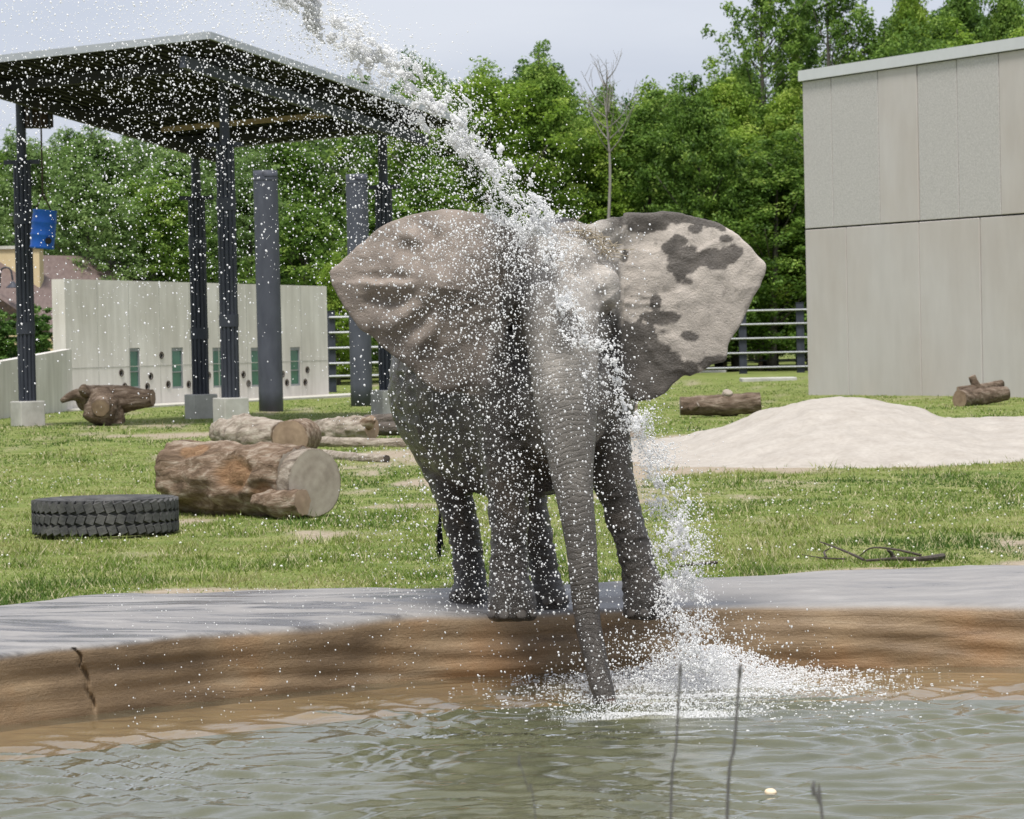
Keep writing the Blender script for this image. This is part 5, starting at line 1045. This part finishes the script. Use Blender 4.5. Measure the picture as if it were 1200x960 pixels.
def along(path, n, g, width, dens=None):
    """points scattered about a path (px, py, depth, half width px)"""
    s = spline(np.array(path, float), 200); w_ = None if dens is None else np.interp(np.linspace(0, 1, 200), *dens); k = g.choice(200, n, p=None if w_ is None else w_ / w_.sum())
    s2 = s[np.minimum(k, 198)] + (s[np.minimum(k, 198) + 1] - s[np.minimum(k, 198)]) * g.random(n)[:, None]
    tx = np.gradient(s[:, 0])[k]; ty = np.gradient(s[:, 1])[k]; L = np.hypot(tx, ty); nx, ny = -ty / L, tx / L
    off = np.clip(g.normal(0, .5, n), -1.6, 1.6) * s2[:, 3] * width; d = s2[:, 2] + g.normal(0, .5, n) * s2[:, 3] * s2[:, 2] / F * width
    c = PV_(s2[:, 0] + nx * off, s2[:, 1] + ny * off, d); s3 = PV_(s[:, 0], s[:, 1], s[:, 2]); v = np.gradient(s3, axis=0)[k]; v /= np.linalg.norm(v, axis=1)[:, None]; return c, v
def lace(c, v, sc, thr, seed=55):
    k = fbm(c * sc, 3, seed) > thr; return c[k], v[k]
def clump(c, g, sc, amt):
    """draw scattered points into filaments and leave gaps"""
    return c + amt * np.stack([fbm(c * sc + 31 * k, 3, 400 + k) for k in range(3)], 1)
JET = [(300, -34, 21.4, 20), (338, -2, 21.6, 22), (374, 22, 21.8, 24), (415, 50, 22.0, 27), (455, 84, 22.2, 34), (498, 122, 22.45, 40), (538, 158, 22.65, 42), (577, 200, 22.85, 40), (610, 240, 23.0, 34), (636, 270, 23.12, 34)]
c1, v1 = along(JET, 1300, g, .6, ([0, .3, 1], [1.4, 1.2, .8])); c1 = clump(c1, g, 4.5, .14); c1, v1 = lace(c1, v1, 10, .0); c2, v2 = along(JET, 17000, g, .95, ([0, .35, 1], [.5, 1, 1.2])); c2 = clump(c2, g, 5, .18); c2, v2 = lace(c2, v2, 9, .0); c3, v3 = along(JET, 2600, g, 2.2); c3 = clump(c3, g, 3, .2)
o = obj('water_jet', cat_([drops(c1, rsize(g, len(c1), .005, .019, 2.0), v1, g, 2, (1.2, 4.2), 1.4), drops(c2, rsize(g, len(c2), .0022, .0078, 2.4), v2, g, 0, (1, 3)), drops(c3, rsize(g, 2600, .0022, .006), v3, g)]), M['spray'], smooth=True)
tag(o, 'white clumpy jet of water arching down onto the elephant head', 'water jet', kind='stuff')
# water running over the forehead and trunk root, then falling beside the front leg
OVER = [(628, 262, 22.98, 34), (642, 295, 22.93, 34), (650, 335, 22.9, 32), (668, 375, 22.86, 28), (698, 415, 22.82, 26), (722, 455, 22.8, 24), (742, 495, 22.8, 20)]
FALL = [(735, 485, 22.9, 24), (756, 520, 22.95, 26), (776, 565, 23.0, 28), (791, 620, 23.0, 31), (797, 675, 23.0, 33), (802, 730, 22.95, 35), (812, 785, 22.9, 44)]
dn = np.array((.25, 0, -1.0))
c1, v1 = along(OVER, 420, g, .6, ([0, .3, 1], [1.6, 1, .9])); c1 = clump(c1, g, 5, .10); c1, v1 = lace(c1, v1, 8, .0); c2, v2 = along(OVER, 9000, g, 1.2, ([0, .3, 1], [1.3, .9, 1])); c2 = clump(c2, g, 5, .13); c2, v2 = lace(c2, v2, 8, .02)
c3, v3 = along(FALL, 19000, g, .95, ([0, .15, .3, .55, .8, 1], [.5, .3, .9, 1.1, 1.0, 1.3])); c3 = clump(c3, g, 4, .11); c3, v3 = lace(c3, v3, 8, .0); c4, v4 = along(FALL, 1700, g, 2.0); c5, v5 = along(FALL, 420, g, .6, ([0, .12, .3, .6, 1], [1, .1, .9, 1, .8])); c5 = clump(c5, g, 5, .1); c5, v5 = lace(c5, v5, 7, .0)
o = obj('falling_water', cat_([drops(c1, rsize(g, len(c1), .004, .013, 2), v1, g, 2, (1, 2.4), 1.2), drops(c2, rsize(g, len(c2), .0020, .0062, 2.2), v2, g), drops(c3, rsize(g, len(c3), .0022, .007, 2.2), v3, g, 0, (1, 2)), drops(c4, rsize(g, 1700, .0022, .005), v4, g), drops(c5, rsize(g, len(c5), .005, .014, 2), v5, g, 2, (1, 2.4), 1.1)]), M['spray'], smooth=True)
tag(o, 'water breaking over the elephant head and falling beside its front leg', 'falling water', kind='stuff')
# splash crown and foam where it lands
n = 12000; a = g.random(n) * 6.28; r = np.abs(g.normal(0, .36, n)); hgt = np.exp(-(r / .42) ** 2) * .25 * g.random(n) ** 1.6
c1 = np.stack((SPL[0] + .06 + r * np.cos(a) * 1.5, SPL[1] + r * np.sin(a) * 1.6 - .15, WZ + .012 + hgt), 1); c1 = clump(c1, g, 5, .05); c1[:, 2] = np.maximum(c1[:, 2], WZ + .005)
n2 = 13000; a = g.random(n2) * 6.28; r = np.abs(g.normal(0, .42, n2)); c2 = np.stack((SPL[0] + .05 + r * np.cos(a) * 1.45, SPL[1] - .25 + r * np.sin(a) * 2.2, np.full(n2, WZ + .008)), 1); c2 = clump(c2, g, 4, .12); c2[:, 2] = WZ + .006 + .02 * g.random(n2) * np.exp(-r / .3)
V2, F2 = drops(c2, rsize(g, n2, .0035, .012, 2.2), np.tile((1., 0, 0), (n2, 1)), g, 0, (1, 1.6)); V2[:, 2] = WZ + .004 + (V2[:, 2] - WZ) * .55
n3 = 5200; c3 = PV_(700 + g.random(n3) * 150 + g.normal(0, 30, n3), 815 + np.abs(g.normal(0, 48, n3)), 21.9 - .4 * g.random(n3))
n4 = 1500; u_ = g.normal(0, 1, n4); c4 = PV_(800 + u_ * 75, 775 + g.normal(0, 24, n4), 22.2 + .5 * g.random(n4)); c4[:, 2] = np.maximum(c4[:, 2], WZ + .01)
c3[:, 2] = np.maximum(c3[:, 2], WZ + .01)
o = obj('water_splash', cat_([drops(c1, rsize(g, n, .0026, .0078, 2), np.tile((0, 0, 1.), (n, 1)), g, 0, (1, 1.8)), (V2, F2), drops(c3, rsize(g, n3, .0018, .005), np.tile((0, 0, 1.), (n3, 1)), g), drops(c4, rsize(g, n4, .0025, .008), np.tile((0, 0, 1.), (n4, 1)), g)]), M['spray'], smooth=True)
tag(o, 'white foaming splash on the pool where the falling water lands', 'splash', kind='stuff')
# fine spray drifting from the jet: over the pavilion side and in front of the animal
n = 15000; px_ = g.random(n) * 640 - 20; jy = np.interp(px_, [q[0] for q in JET], [q[1] for q in JET]); py_ = jy - 60 + np.abs(g.normal(0, 175, n)) * (1.0) + g.random(n) * 60; lowx = px_ < 300; py_[lowx] = -30 + np.abs(g.normal(0, 210, lowx.sum())); d = 20.5 + 2.3 * g.random(n)
keep = (py_ < 500) & (g.random(n) < np.where(px_ < 120, .6, 1)); c1 = PV_(px_[keep], py_[keep], d[keep])
n2 = 6600; px_ = 590 + g.normal(0, 85, n2); py_ = 260 + g.random(n2) ** 1.15 * 460; keep2 = (px_ > 395) & (px_ < 770); c2 = PV_(px_[keep2], py_[keep2], (22.2 + .45 * g.random(n2))[keep2])
n3 = 900; c3 = PV_(120 + g.random(n3) * 700, 690 + g.random(n3) ** 1.6 * 250, 20.5 + 1.5 * g.random(n3)); c3 = c3[c3[:, 2] > WZ + .02]
o = obj('water_spray', cat_([drops(c1, rsize(g, len(c1), .0020, .0070, 3.2), np.tile(dn, (len(c1), 1)), g), drops(c2, rsize(g, len(c2), .0022, .0076, 2.8), np.tile(dn, (len(c2), 1)), g), drops(c3, rsize(g, len(c3), .002, .0055), np.tile(dn, (len(c3), 1)), g)]), M['spray'], smooth=True)
tag(o, 'fine white water drops hanging in the air round the elephant', 'spray', kind='stuff')
# wisps of hay caught between head and ear
gh = np.random.default_rng(8); hw = []
for k in range(70):
    a0 = P(674 + 48 * (k / 70), 270 + 28 * (k / 70) ** 1.4 + gh.normal(0, 4), 23.42 + .1 * gh.random()); dv = gh.normal(0, .045, 3) * (1, .4, .7); hw.append(tube(spline([a0 - dv, a0 + (0, 0, .01), a0 + dv], 5), .0026, 4))
M['hay'] = nmat('hay', [(.3, (.24, .20, .14)), (.7, (.42, .36, .27))], 30, .9, 0)
tag(obj('hay_wisps', join(hw), M['hay']), 'dry hay wisps caught on the elephant head beside its ear', 'hay', kind='stuff')
